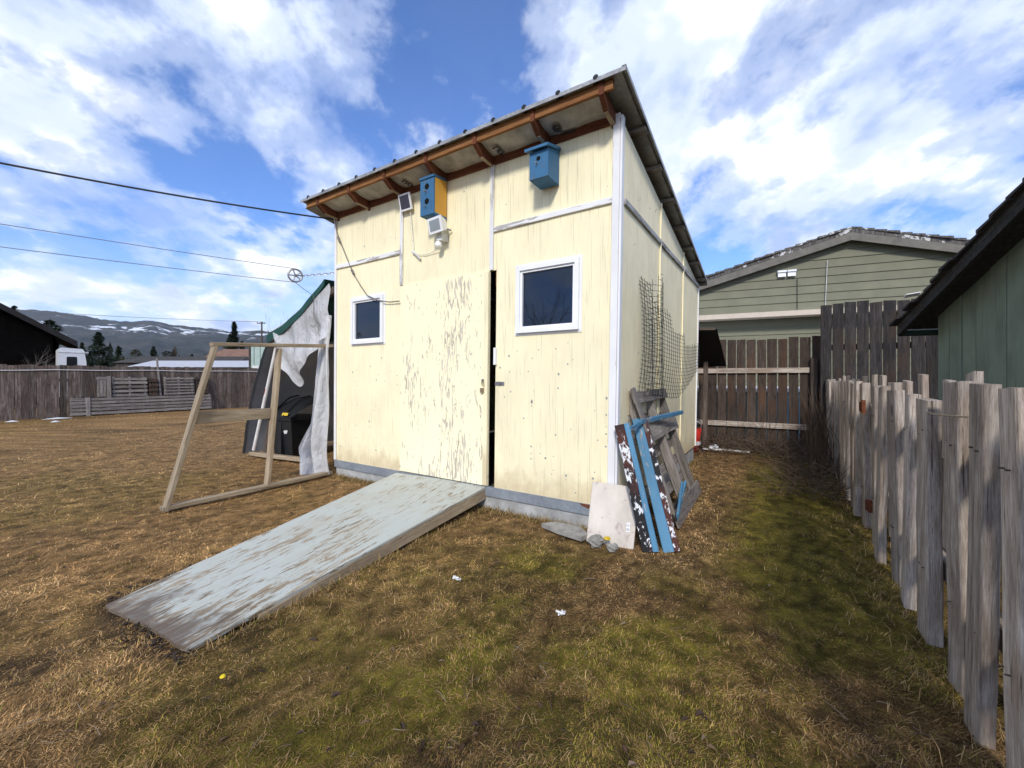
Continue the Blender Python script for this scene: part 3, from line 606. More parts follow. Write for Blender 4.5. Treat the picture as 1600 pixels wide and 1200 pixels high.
# ---------------------------------------------------------------- things on the front wall
def local_thing(name, x, y, z, label, cat, group=None):
    t = thing(name, S(x, y, z), label, cat, group, SH_RZ); return t
def bird_house(x0, x1, d, z0, zf, zbk, front, sidem, holes, label, lid):
    t = local_thing('bird_house', (x0+x1)/2, 0, z0, label, 'bird house', 'bird houses on the shed front'); e = .014
    B = lambda *a: MB().box(*a)
    y0 = -d; yb = -.016
    def wallp(a, b): return MB().hexa([(a, y0+e, z0+e), (b, y0+e, z0+e), (b, yb, z0+e), (a, yb, z0+e), (a, y0+e, zf), (b, y0+e, zf), (b, yb, zbk), (a, yb, zbk)])
    fr = B(x0, x1, y0, y0+e, z0+.002, zf).build('front_panel', front, t, SHM, shear)
    wallp(x0, x0+e).build('side_panel', sidem, t, SHM, shear); wallp(x1-e, x1).build('side_panel', sidem, t, SHM, shear)
    B(x0+e, x1-e, yb-.012, yb, z0+e, zbk).build('back_panel', front, t, SHM, shear); B(x0, x1, y0+e, yb, z0, z0+e).build('floor_panel', front, t, SHM, shear)
    for hx, hz, r in holes:
        k = 14; MB().add([(hx+r*math.cos(6.283*j/k), y0-.0015, hz+r*math.sin(6.283*j/k)) for j in range(k)], [tuple(range(k))]).build('entrance_hole', 'hole_shade', fr, SHM, shear)  # no opening is cut: flat black disc paints the dark inside
        MB().tube([(hx-.01, y0+.002, hz-r-.02), (hx-.01, y0-.035, hz-r-.022)], .005, 6).build('perch', 'new_lumber', fr, SHM, shear)
    ov = lid; MB().hexa([(x0-ov, y0-ov*1.3, zf), (x1+ov*.5, y0-ov*1.3, zf), (x1+ov*.5, yb, zbk), (x0-ov, yb, zbk), (x0-ov, y0-ov*1.3, zf+.022), (x1+ov*.5, y0-ov*1.3, zf+.022), (x1+ov*.5, yb, zbk+.022), (x0-ov, yb, zbk+.022)]).build('lid', 'blue_paint', t, SHM, shear)
bird_house(-1.975, -1.79, .20, 2.85, 3.205, 3.225, 'blue_paint', 'yellow_ply', [(-1.885, 3.13, .030), (-1.885, 2.985, .030)], 'tall blue bird house with yellow side and two entrance holes under the eave', .008)
bird_house(-.70, -.525, .215, 2.875, 3.10, 3.165, 'blue_paint', 'blue_paint', [(-.615, 3.035, .019)], 'small all-blue bird house with one hole and overhanging lid', .028)
t = local_thing('solar_panel', -2.40, -.06, 3.05, 'small white framed solar panel beside the yellow-sided bird house', 'solar panel')
SPM = Matrix.Translation(S(-2.335, -.075, 3.125)) @ Matrix.Rotation(SH_RZ, 4, 'Z') @ Matrix.Rotation(R(14), 4, 'X')
MB().box(-.085, .085, 0, .018, -.085, .085).build('frame', 'vinyl_white', t, SPM); MB().box(-.068, .068, -.002, .001, -.068, .068).build('cell_panel', 'solar_cell', t, SPM)
MB().tube([(0, .018, -.02), (0, .07, -.045)], .012, 8).build('bracket', 'vinyl_white', t, SPM)
t = local_thing('flood_light', -1.84, -.06, 2.6, 'white plastic flood light with motion sensor below the yellow-sided bird house', 'flood light')
FLM = Matrix.Translation(S(-1.805, -.125, 2.755)) @ Matrix.Rotation(SH_RZ-.12, 4, 'Z') @ Matrix.Rotation(R(12), 4, 'X')
mb = MB(); mb.hexa([(-.095, -.03, -.072), (.095, -.03, -.072), (.095, -.03, .072), (-.095, -.03, .072), (-.06, .06, -.045), (.06, .06, -.045), (.06, .06, .045), (-.06, .06, .045)]); mb.box(-.098, .098, -.042, -.03, -.075, .075); mb.build('lamp_head', 'vinyl_white', t, FLM)
MB().box(-.075, .075, -.044, -.0425, -.052, .052).build('lamp_glass', 'lamp_glass', t, FLM)
MB().box(-1.845, -1.775, -.10, -.006, 2.615, 2.69).build('housing', 'cable_white', t, SHM, shear); MB().tube([(-1.80, -.05, 2.67), (-1.80, -.09, 2.72)], .018, 8).build('arm', 'vinyl_white', t, SHM, shear)
MB().lathe([(.026, 0), (.034, .012), (.034, .04), (.02, .055)], 12, (-1.835, -.085, 2.555)).build('motion_sensor', 'vinyl_white', t, SHM, shear)
MB().tube([(-1.72, -.02, 2.72), (-1.75, -.06, 2.73), (-1.79, -.07, 2.73)], .008, 6).build('wing_nut', 'steel', t, SHM, shear)
cable = MB().tube([(-2.30, -.03, 3.04), (-2.29, -.012, 2.9), (-2.265, -.012, 2.72), (-2.255, -.014, 2.60), (-2.19, -.014, 2.555), (-2.08, -.016, 2.535), (-1.97, -.02, 2.545), (-1.87, -.05, 2.57)], .0035, 5).tube([(-2.275, -.02, 2.60), (-2.21, -.03, 2.56), (-2.15, -.022, 2.50)], .011, 6)
tag(cable.build('lamp_cable', 'cable_white', None, SHM, shear), 'thin pale cable looping from the solar panel to the flood light', 'cable')
wire = MB().tube([(-3.63, -.03, 3.24), (-3.62, -.02, 3.08), (-3.55, -.016, 2.94), (-3.42, -.016, 2.72), (-3.28, -.02, 2.50), (-3.14, -.025, 2.34), (-2.98, -.05, 2.20), (-2.80, -.05, 2.125), (-2.62, -.03, 2.09), (-2.46, -.03, 2.085)], .006, 6).tube([(-3.59, -.02, 3.0), (-3.545, -.02, 2.92)], .013, 6).tube([(-3.31, -.022, 2.55), (-3.27, -.022, 2.49)], .014, 6)
tag(wire.build('wall_wire', 'cable_grey', None, SHM, shear), 'grey wire hanging diagonally across the shed front to the door', 'wire')
# ---------------------------------------------------------------- ramp
def ramp_build():
    t = thing('entry_ramp', G(-1.70, -1.2), 'pale blue peeling plywood ramp sloping from the lawn up to the door', 'ramp')
    a0, a1 = G(-1.845, -.02, .185), G(-1.545, -2.475, .002); z = (a0-a1); L = z.length
    zz = (a0-a1).normalized(); xx = V(0, 0, 1).cross(zz).normalized()*-1; yy = zz.cross(xx); Md = Matrix((xx, yy, zz)).transposed().to_4x4(); Md.translation = a1; mb = MB(); NU, NV = 14, 26; rg = random.Random(6)
    hw = lambda v: (.41+.175*v)
    def top(u, v): return ((u-.5)*2*hw(v), .0095+.004*math.sin(5*v+2*u)+(rg.uniform(-.0015, .0015)), L*v-(.006*math.sin(9*u)+.004*math.sin(23*u) if v < .001 else 0))
    mb.grid(top, NU, NV); k = len(mb.v); mb.v += [(x, -.0095, z) for x, y, z in mb.v[:k]]; n1 = NV+1
    mb.f += [tuple(i+k for i in reversed(f)) for f in mb.f[:NU*NV]]
    for i in range(NU):
        for j in (0, NV): p, q = i*n1+j, (i+1)*n1+j; mb.f.append((p, q, q+k, p+k) if j else (q, p, p+k, q+k))
    for j in range(NV):
        for i in (0, NU): p, q = i*n1+j, i*n1+j+1; mb.f.append((p, q, q+k, p+k) if i == 0 else (q, p, p+k, q+k))
    dk = mb.build('deck', 'ramp_plywood', t, Md); sm = MB()
    for i in range(7):
        for x in (-.94, 0, .94): v = .12+.14*i+rg.uniform(-.01, .01); sm.tube([(x*hw(v), .008, L*v), (x*hw(v), .0155, L*v)], .006, 6)
    tag(sm.build('screw_heads', 'rust', dk, Md), kind='stuff')
    sx = (a0-a1).normalized().cross(V(0, 0, 1)).normalized()
    for s, s1 in ((-.405, -.56), (-.02, -.02), (.405, .56)):
        p, q = a1+sx*s, a0+sx*s1; w = .019; n = sx*w; dn = V(0, 0, -.011); p = p+(q-p)*.12
        lo0 = p+V(0, 0, -.055); lo1 = q+V(0, 0, -.115); M = Matrix.Translation(p)
        pts = [p-n+dn+V(0, 0, -.06), q-n+dn+V(0, 0, -.10), q+n+dn+V(0, 0, -.10), p+n+dn+V(0, 0, -.06), p-n+dn, q-n+dn, q+n+dn, p+n+dn]
        zz = (q-p).normalized(); yy = V(0, 0, 1); yy = (yy-zz*yy.dot(zz)).normalized(); xx = yy.cross(zz); Mo = Matrix((xx, yy, zz)).transposed().to_4x4(); Mo.translation = p
        MB().hexa(inv_off(Mo, pts)).build('stringer', 'new_lumber', t, Mo)
ramp_build()
mb = MB(); rg = random.Random(5)
for i in range(150):
    u = rg.random(); p = G(-2.06+u*.99, -2.475+rg.gauss(0, .02), 0) if rg.random() < .7 else G(-2.10+.02*rg.gauss(0, 1), -2.45+rg.random()*.5, 0); r = rg.uniform(.003, .011)
    mb.lathe([(r*.8, -r*.5), (r*rg.uniform(.8, 1.4), .1*r), (r*rg.uniform(.3, .8), r*rg.uniform(.4, .9))], 5, (p.x, p.y, .002))
tag(mb.build('soil_crumbs', 'soil'), 'dark crumbs of soil heaped along the low end of the ramp', 'soil', kind='stuff')
# ================================================================ LEAN-TO ON THE LEFT OF THE SHED
def fold(u, v, a, ph): return a*(math.sin(11*u+ph+2.5*v)*.5+math.sin(23*u-1.7*ph+3*v)*.25+math.sin(5*u+6*v+ph)*.4)
def leanto():
    t = thing('lean_to', G(-4.7, 1.6), 'tarp covered lean-to shelter with dark slanting side against the shed', 'lean-to')
    A, B, C = (-3.70, 2.47), (-5.12, 1.84), (-5.90, .06); dp = 3.4
    def roof(u, v): y = -.12+v*(dp+.1); x = A[0]+(B[0]-A[0])*u; z = A[1]+(B[1]-A[1])*u-.09*math.sin(3.14*u); return (x, y, z+fold(v*1.3, u, .02, 1)-.02*u)
    MB().grid(roof, 14, 30).build('roof_tarp', 'tarp_green', t, SHM, smooth=True)
    def edge(u, v): x = A[0]+(B[0]-A[0])*u; z = A[1]+(B[1]-A[1])*u-.09*math.sin(3.14*u); return (x, -.125+.006*math.sin(20*u), z+.015-(.075+.05*u)*v)
    MB().grid(edge, 20, 3).build('roof_tarp_hem', 'tarp_green', t, SHM, smooth=True)
    def side(u, v): y = -.06+v*dp; x = B[0]+(C[0]-B[0])*u; z = B[1]+(C[1]-B[1])*u; return (x-.12*math.sin(3.14*u)+fold(v*1.6, u, .012, 2), y, z)
    MB().grid(side, 14, 34).build('side_tarp', 'tarp_grey', t, SHM, smooth=True)
    def hem(u, v): x = B[0]+(C[0]-B[0])*u; z = B[1]+(C[1]-B[1])*u; return (x-.12*math.sin(3.14*u)-.035+.085*v, -.075+.004*math.sin(30*u), z)
    MB().grid(hem, 16, 2).build('side_tarp_hem', 'tarp_black', t, SHM, smooth=True)
    def back(u, v): x = -3.72-2.1*u; top = 2.40-.62*min(1, u/.66)-(max(0, u-.66)/.34)*1.7; return (x+.0*v, dp, .02+(max(top, .1)-.02)*v+0)
    MB().grid(back, 12, 6).build('back_tarp', 'tarp_grey', t, SHM, smooth=True)
    plank('sill', G(-5.86, .02, .05), G(-4.3, .22, .05), .06, .085, -EY, 'new_lumber', t)
    plank('post', G(-5.10, .10, 1.70), G(-5.62, .10, 0), .07, .038, -EY, 'weathered_post', t)
    MB().tube([G(-5.08, .0, 1.68), G(-5.74, .0, .12)], .026, 10).build('pole', 'pipe_white', t); MB().tube([G(-5.385, .0, .985), G(-5.345, .0, 1.075)], .028, 10).build('pole_band', 'red_tape', t)
    for y in (.02, 1.6, 3.3): plank('rafter', G(-3.70, y, 2.38), G(-5.10, y, 1.76), .085, .038, EY, 'weathered_post', t)
leanto()
def sheet(name, fn, nu, nv, label):
    tag(MB().grid(fn, nu, nv).build(name, 'plastic_sheet', None, SHM, smooth=True), label, 'plastic sheet', 'torn plastic sheeting on the lean-to')
def sh_up(u, v):   # hung from the roof slope, torn to a drooping point
    x = -3.625-1.375*u; top = 2.42-.50*u-.06*math.sin(3.14*u); tip = 1.62-.52*max(0, 1-abs(u-.58)/.40)**1.15+.30*max(0, .2-u)*2-.0
    if u > .93: tip = 1.70
    z = top+(min(tip, top-.02)-top)*v; return (x+fold(v, u, .02, .4), -.09+fold(u*1.5, v*1.4, .10, 1.3)*v-.02, z)
def sh_dn(u, v):   # hanging curtain beside the shed corner, flaring to the ground
    z = 2.02-2.0*v; pts = [(0, .06), (.16, .10), (.45, .20), (.70, .36), (.86, .56), (.94, .50), (1, .42)]
    for (a, b), (c, d) in zip(pts, pts[1:]):
        if a <= v <= c: w = b+(d-b)*(v-a)/(c-a)
    x = -3.625-(w+.07)*u; return (x, -.10-.10*v*math.sin(3.14*u)+fold(u*1.5, v*1.6, .10, 2.2)*(.3+.7*v), max(.012, z+.01*math.sin(9*u)))
sheet('plastic_sheet', sh_up, 44, 30, 'clouded plastic sheet torn to a point under the lean-to roof edge')
sheet('plastic_sheet', sh_dn, 30, 48, 'crumpled plastic sheet hanging to the ground beside the shed corner')
# swung-out end frame (door of the lean-to)
def gate():
    t = thing('gate_frame', G(-3.69, -.1), 'bare lumber trapezoid gate frame standing open on the lawn by the shed corner', 'gate')
    x = -3.69; P = lambda y, z, o=0.: G(x+o, y, z); k = dict(warp=.003)
    plank('bottom_rail', P(-1.76, .025), P(-.05, .035), .085, .038, V(0, 0, 1), 'new_lumber', t, **k)
    plank('slanted_stile', P(-1.735, .0), P(-1.33, 1.56), .085, .038, EY, 'new_lumber', t, **k)
    plank('top_rail', P(-1.36, 1.575), P(-.03, 1.645), .085, .038, V(0, 0, -1), 'new_lumber', t, **k)
    plank('stile', P(-.82, .05), P(-.69, 1.57), .085, .038, EY, 'new_lumber', t, **k)
    plank('mid_rail', P(-1.49, .845, -.03), P(-.73, .835, -.03), .12, .034, EX, 'new_lumber', t, **k)
gate()
# wheeled bin
def bin_():
    c = G(-5.28, .40); t = thing('wheeled_bin', c, 'black wheeled bin with domed lid standing inside the lean-to', 'bin', rz=SH_RZ+R(10)); M = WM[t.name] @ Matrix.Diagonal((.86, .86, 1, 1))
    b = MB(); b.hexa([(-.22, -.24, .06), (.22, -.24, .06), (.22, .24, .06), (-.22, .24, .06), (-.29, -.33, .62), (.29, -.33, .62), (.29, .33, .62), (-.29, .33, .62)]).build('body', 'bin_plastic', t, M)
    MB().box(-.31, .31, -.355, .35, .60, .645).build('rim', 'bin_plastic', t, M)
    MB().box(-.04, .04, -.325, -.25, .10, .58).build('rib', 'bin_plastic', t, M)
    def dome(u, v): a = (u-.5)*2; y = -.37+.72*v; h = .30*math.sin(math.pi*(.5*min(1, v*1.15))) ; return (a*.33*(1-.12*v), y, .64+h*(1-.35*abs(a)**3))
    l = MB().grid(dome, 14, 14).build('lid', 'bin_plastic', t, M, smooth=True)
    for s in (-.15, .15): MB().tube([(s, -.36, .67), (s, -.2, .80), (s, 0, .925), (s, .2, .955)], .012, 6).build('lid_rib', 'bin_plastic', l, M)
    MB().add([(.10, -.362, .675), (.24, -.362, .675), (.24, -.340, .715), (.10, -.340, .715)], [(0, 1, 2, 3)]).build('label', 'label_yellow', l, M)
    MB().add([(.06, -.30, .44), (.09, -.298, .39), (.15, -.298, .40), (.17, -.302, .44), (.12, -.304, .475), (.085, -.305, .50)], [(0, 1, 2, 3, 4, 5)]).build('mark', 'label_white', t, M)
    for s in (-.2, .2): MB().tube([(s-.03, .24, .09), (s+.03, .24, .09)], .09, 14).build('wheel', 'tarp_black', t, M)
bin_()
# ---------------------------------------------------------------- clothes line and service cable
POLE = V(-8.5, 1.2, 0)
def line(name, a, b, sag, r, mat, label, cat, n=30):
    a, b = Vector(a), Vector(b); pts = [a.lerp(b, i/n)-V(0, 0, sag*4*(i/n)*(1-i/n)) for i in range(n+1)]
    return tag(MB().tube(pts, r, 5).build(name, mat), label, cat)
pc = V(-2.70, 5.14, 2.512)
def pulley():
    t = thing('line_pulley', pc-V(0, 0, .09), 'spoked metal clothes line pulley chained to the shed corner', 'pulley'); d = (POLE-G(-3.7, 0)); d.z = 0; d.normalize(); n = V(0.25, -1, 0).normalized(); n = (n-d*n.dot(d)).normalized(); up = V(0, 0, 1)
    M = Matrix((d, n, up)).transposed().to_4x4(); M.translation = pc; mb = MB(); k = 22
    MB().tube([(.078*math.cos(6.283*i/k), 0, .078*math.sin(6.283*i/k)) for i in range(k+1)], .011, 8, False).build('rim', 'steel', t, M, smooth=True)
    for i in range(5): a = 6.283*i/5; MB().tube([(.012*math.cos(a), 0, .012*math.sin(a)), (.072*math.cos(a), 0, .072*math.sin(a))], .008, 6).build('spoke', 'steel', t, M)
    MB().tube([(0, -.018, 0), (0, .018, 0)], .018, 10).build('hub', 'steel', t, M)
    MB().tube([(0, -.02, 0), (-.10, -.012, .01), (-.10, .012, .01), (0, .02, 0)], .005, 5).build('yoke', 'steel', t, M)
    a = M @ V(-.10, 0, .01); b = S(-3.68, -.02, 2.56); N = 9; mbc = MB()
    for i in range(N):
        p = a.lerp(b, (i+.5)/N); u = (b-a).normalized(); w = u.cross(V(0, 0, 1)).normalized() if i % 2 else u.cross(u.cross(V(0, 0, 1))).normalized(); L = (b-a).length/N*.72; kk = 8
        mbc.tube([p+u*L*math.cos(6.283*j/kk)+w*.010*math.sin(6.283*j/kk) for j in range(kk+1)], .0035, 4, False)
    mbc.build('chain', 'steel', t)
pulley()
line('clothes_line', pc+V(0, 0, .085), POLE+V(0, 0, 2.88), .05, .0035, 'cable_grey', 'upper strand of clothes line running from the pulley', 'clothes line')
line('clothes_line', pc-V(0, 0, .085), POLE+V(0, 0, 2.62), .06, .0035, 'cable_grey', 'lower strand of clothes line running from the pulley', 'clothes line')
line('service_cable', S(-3.68, -.03, 3.235), POLE+V(0, 0, 3.55), .20, .010, 'cable_black', 'thick black service cable strung to the shed eave corner', 'cable')
cord = MB().tube([pc-V(0, 0, .085), (-2.62, 5.16, 2.36), (-2.50, 5.20, 2.27), (-2.50, 5.21, 1.98), (-2.44, 5.22, 1.90), (-2.46, 5.23, 1.80), (-2.40, 5.25, 1.72)], .004, 5)
tag(cord.build('dangling_rope', 'cable_grey'), 'loose rope dangling from the pulley over the plastic sheet', 'rope')
t = thing('line_post', POLE, 'round wooden post holding the far end of the clothes line', 'post'); MB().tube([POLE, POLE+V(0, 0, 3.8)], [.11, .085], 12).build('post_shaft', 'bark_pale', t); plank('crossarm', POLE+V(-.3, .4, 2.75), POLE+V(.3, -.4, 2.75), .09, .09, V(0, 0, 1), 'weathered_post', t)

# ================================================================ LEFT FENCE AND WHAT LEANS ON IT
FO = V(-14.87, 12.0, 0); FN = EX.copy()      # face toward the yard
def F(s, o, z): return FO+EY*s+FN*o+V(0, 0, z)
def left_fence():
    t = thing('board_fence', F(3, 0, 0), 'tall grey weathered board fence closing the yard below the hills', 'fence'); s = -3.; 
    while s < 13.5:
        w = random.uniform(.125, .175); top = 1.62+random.uniform(-.02, .025)+.004*s; tilt = random.uniform(-.004, .004)
        plank('board', F(s+w/2+tilt*1.5, random.uniform(-.006, .006), -.02), F(s+w/2, 0, top), w-.006, .02, FN, 'old_fence', t, topcut=.004, var=random.randrange(8)); s += w
    for z in (.35, 1.15): plank('rail', F(-3, -.035, z), F(13.4, -.035, z+.05), .09, .04, FN, 'old_fence', t, warp=.006)
left_fence()
pp = [F(-2+i*.5, .03, 1.445+.008*math.sin(i*1.3)+.0085*i*.5+(.012 if 5 < i < 12 else 0)) for i in range(23)]
tag(MB().tube(pp, .011, 8).build('white_hose', 'pipe_white'), 'thin white hose strung along the weathered board fence', 'hose')
def pal_panel(name, s0, s1, z0, z1, n, o, lab, vert=False, mat='pallet_wood', gap=.55, top=None):
    t = thing(name, F((s0+s1)/2, o, 0), lab, 'pallet', 'pallets leaning on the board fence'); off = lambda z: o+.16-.10*z
    if vert:
        for i in range(n): s = s0+(s1-s0)*(i+.5)/n; plank('slat', F(s, off(z0), z0), F(s, off(z1), z1), (s1-s0)/n*.86, .02, FN, mat, t)
        plank('rail', F(s0-.02, off(z1)+.018, z1-.05), F(s1+.02, off(z1)+.018, z1-.05), .08, .02, FN, mat, t)
    else:
        h = (z1-z0)/n
        for i in range(n): z = z0+h*(i+.5); plank('slat', F(s0, off(z)+.02, z+random.uniform(-.008, .008)), F(s1, off(z)+.02, z+random.uniform(-.008, .008)), h*gap, .02, FN, mat, t)
        for s in np.linspace(s0+.05, s1-.05, 3): plank('stringer', F(s, off(z0)-.04, z0), F(s, off(z1)-.04, z1), .045, .09, FN, mat, t)
pal_panel('wooden_pallet', 1.35, 5.2, .03, .60, 5, .10, 'long low panel of grey horizontal slats lying along the fence foot', gap=.72)
pal_panel('wooden_pallet', 2.36, 3.28, .58, 1.27, 5, .04, 'grey slatted pallet beside the upright plank on the low slat panel', gap=.6)
pal_panel('wooden_pallet', 3.75, 4.68, .60, 1.27, 6, .04, 'grey slatted pallet beside the white stake on the low slat panel', gap=.58)
pal_panel('wooden_pallet', 4.74, 5.15, .62, 1.27, 5, .06, 'narrow broken pallet end with reddish slats on the low slat panel', mat='brown_board', gap=.66)
pal_panel('wooden_pallet', 3.32, 3.58, .56, 1.22, 4, .06, 'short brown pallet offcut wedged between two slatted pallets', mat='brown_board', gap=.6)
pal_panel('wooden_pallet', 1.98, 2.2, .62, 1.27, 3, .10, 'small upright pallet piece of vertical slats on the fence', vert=True)
tag(plank('loose_plank', F(2.27, .22, .55), F(2.27, .14, 1.30), .10, .025, FN, 'pallet_wood'), 'single upright grey plank next to the vertical slat pallet piece', 'plank')
tag(plank('loose_plank', F(1.75, .30, 0), F(1.75, .24, .60), .10, .025, FN, 'pallet_wood'), 'short plank stub propped at the end of the low slat panel', 'plank')
tag(plank('stake', F(3.66, .13, .52), F(3.60, -.05, 1.95), .055, .05, FN, 'pallet_wood'), 'thin pale stake rising above the fence between two pallets', 'stake')
def barrel():
    p = F(7.55, .42, 0); t = thing('plastic_barrel', p, 'black plastic barrel with white sticker against the board fence', 'barrel')
    MB().lathe([(.24, 0), (.27, .02), (.28, .25), (.295, .27), (.28, .29), (.28, .58), (.295, .60), (.28, .62), (.26, .86), (.22, .9)], 22, p).build('body', 'barrel', t, smooth=True)
    d = (V(0, 0, 0)-p); d.z = 0; d.normalize(); s = d.cross(V(0, 0, 1)); c = p+d*.302+V(0, 0, .52); MB().add([c-s*.09-V(0, 0, .025), c+s*.09-V(0, 0, .025), c+s*.09+V(0, 0, .025), c-s*.09+V(0, 0, .025)], [(0, 1, 2, 3)]).build('sticker', 'label_white', t)
barrel()
for i, (s, o, a, b) in enumerate(((1.0, .7, .34, .07), (.1, .9, .16, .05), (.75, 2.0, .10, .04))):
    c = F(s, o, .0); rg = random.Random(i); k = 14; pts = []
    mb = MB(); ring = [c+EY*(a*math.cos(6.283*j/k)*rg.uniform(.7, 1.1))+FN*(b*math.sin(6.283*j/k)*rg.uniform(.7, 1.1))+V(0, 0, .004) for j in range(k)]; mb.add(ring+[c+V(0, 0, .045)], [(j, (j+1) % k, k) for j in range(k)])
    tag(mb.build('snow_patch', 'rv_white', smooth=True), ('longest' if i == 0 else 'small' if i == 1 else 'tiny')+' leftover snow patch melting on the lawn by the board fence', 'snow', 'snow patches by the board fence')

# ================================================================ RIGHT: PICKET FENCE
FD = V(.655, 1, 0).normalized(); PO = V(1.57, 1.32, 0); PN = V(-FD.y, FD.x, 0)       # toward yard
def PF(s, o, z): return PO+FD*s+PN*o+V(0, 0, z)
PICKETS = [(1566, 1612, 607), (1517, 1558, 600), (1485, 1513, 597), (1440, 1466, 624), (1414, 1438, 616), (1393, 1411, 610), (1379, 1391, 605), (1366, 1377, 603), (1344, 1363, 599), (1331, 1341, 598), (1320, 1329, 597), (1311, 1319, 597), (1303, 1310, 596.5), (1296, 1302.5, 596), (1289, 1295, 595), (1283, 1288.5, 594)]
def picket_fence():
    t = thing('picket_fence', PF(2, 0, 0), 'chunky grey weathered picket fence with uneven tops running beside the lawn', 'fence')
    spec = []   # distance along, width, thickness, top, offset
    rg = random.Random(4)
    for uL, uR, vt in PICKETS:                       # photo columns give the spacing along the fence line
        sa = [(.7054/((u-800)/FPX-.655)-1.32)/.8366 for u in (uL, uR)]; sm_ = sa[0]*.45+sa[1]*.55; Ym = 1.32+.8366*sm_; spec.append((sm_, rg.uniform(.105, .135), rg.uniform(.045, .058), CAMH-(vt-CYP)/FPX*Ym))
    for s in (-.36, -.60, -.85, -1.1): spec.append((s, rg.uniform(.11, .13), .05, 1.21+rg.uniform(-.02, .02)))
    extra = [q[0] for q in spec if q[0] > 2.2]
    for a_, b_ in zip(sorted(extra), sorted(extra)[1:]):
        if b_-a_ > .36: spec.append(((a_+b_)/2, rg.uniform(.10, .13), .05, 1.21+rg.uniform(-.02, .02)))
    for i, (s, w, th, top) in enumerate(spec):
        lean = rg.uniform(-.035, .035); o = rg.uniform(-.008, .012); ph = R(rg.uniform(-4, 10))
        plank('picket', PF(s-lean*.5, o+rg.uniform(-.02, .03), rg.uniform(-.03, .01) if s > .3 else -.03), PF(s+lean*.5, o, top), w, th, PN*math.cos(ph)-FD*math.sin(ph), 'grey_picket', t, topcut=.008, warp=.004, ch=.10, rings=5, var=i % 9)
        # second row nailed on the neighbour's side
    s = -1.0
    while s < 6.5:
        w = rg.uniform(.09, .13); plank('picket', PF(s+w/2, -.115+rg.uniform(-.01, .01), rg.uniform(.0, .25)), PF(s+w/2+rg.uniform(-.02, .02), -.115, 1.24+rg.uniform(-.05, .03)), w, .03, PN, 'grey_picket', t, topcut=.008, var=rg.randrange(6)); s += w+rg.uniform(.22, .42)
    nm = MB()
    for s, w, th, top in spec:
        for z in (.34, .97):
            for k in (-.2, .2): c = PF(s+w*k+rg.uniform(-.006, .006), th/2+.0085, z+rg.uniform(-.02, .02)); nm.tube([c-PN*.012, c], .0032, 6)
    tag(nm.build('nail_heads', 'weathered_post', t), kind='stuff')
    for s, z, h in ((2.42, 1.0, .11), (2.12, .27, .09)):
        c = PF(s, .045, z); Mh = Matrix((FD, PN, V(0, 0, 1))).transposed().to_4x4(); Mh.translation = c; MB().box(-.03, .02, -.02, .004, -h/2, h/2).hexa([(.02, -.02, -.02), (.07, -.02, -.03), (.07, .006, -.03), (.02, .006, -.02), (.02, -.02, .02), (.07, -.02, .0), (.07, .006, .0), (.02, .006, .02)]).tube([(.02, .008, -.04), (.02, .008, .04)], .009, 8).build('rusty_hinge', 'rust', t, Mh)
    for z in (.32, .95):
        for a, b in ((-1.2, 2.4), (2.42, 6.6)): plank('rail', PF(a, -.062, z+rg.uniform(-.02, .02)), PF(b, -.062, z+rg.uniform(-.02, .02)), .09, .045, PN, 'grey_picket', t)
    for s in (.33, 2.4, 4.6): plank('post', PF(s, -.16, -.1), PF(s, -.16, 1.2), .09, .09, PN, 'grey_picket', t)
    plank('offcut', PF(.60, -.03, .88), PF(.59, -.03, 1.155), .055, .05, PN, 'grey_picket', t)
picket_fence()
wp = [PF(.62, .045, 1.09), PF(.56, .055, 1.085), PF(.50, .05, 1.082), PF(.42, .055, 1.085), PF(.33, .075, 1.09), PF(.22, .07, 1.095), PF(.10, .05, 1.10)]
tag(MB().tube(wp, .0035, 5).build('tie_wire', 'new_lumber'), 'thin twine tied across the picket fence tops', 'twine')
# ================================================================ BACK FENCE (beyond the shed), TALL DARK FENCE
BN = -EY
def BF(p, s, o, z): return p+EX*s+BN*o+V(0, 0, z)
def back_fence():
    p = V(3.02, 7.78, 0); t = thing('board_fence', p, 'brown board fence with grey rails and gaps behind the yellow shed', 'fence'); rg = random.Random(3); s = -.9
    while s < 2.18:
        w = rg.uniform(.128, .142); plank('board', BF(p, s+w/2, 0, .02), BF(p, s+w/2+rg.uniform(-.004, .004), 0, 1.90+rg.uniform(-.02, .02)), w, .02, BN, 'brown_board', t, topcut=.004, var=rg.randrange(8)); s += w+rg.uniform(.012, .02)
    for z, w in ((1.36, .085), (.44, .09)): plank('rail', BF(p, -.9, .035, z), BF(p, 2.10, .035, z), w, .04, BN, 'grey_picket', t)
    plank('post', BF(p, 2.16, .06, 0), BF(p, 2.16, .06, 1.55), .09, .09, BN, 'weathered_post', t)
back_fence()
def tall_fence():
    p = V(4.80, 6.28, 0); t = thing('board_fence', p, 'tall blackened board fence standing above the picket fence by the green shed', 'fence'); rg = random.Random(9); s = -.08
    while s < 2.2:
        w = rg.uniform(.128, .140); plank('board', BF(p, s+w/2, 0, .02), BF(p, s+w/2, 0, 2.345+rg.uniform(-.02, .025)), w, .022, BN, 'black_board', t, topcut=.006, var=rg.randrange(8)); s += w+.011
    for z in (.5, 1.7): plank('rail', BF(p, -.08, -.04, z), BF(p, 2.2, -.04, z), .09, .04, BN, 'black_board', t)
tall_fence()
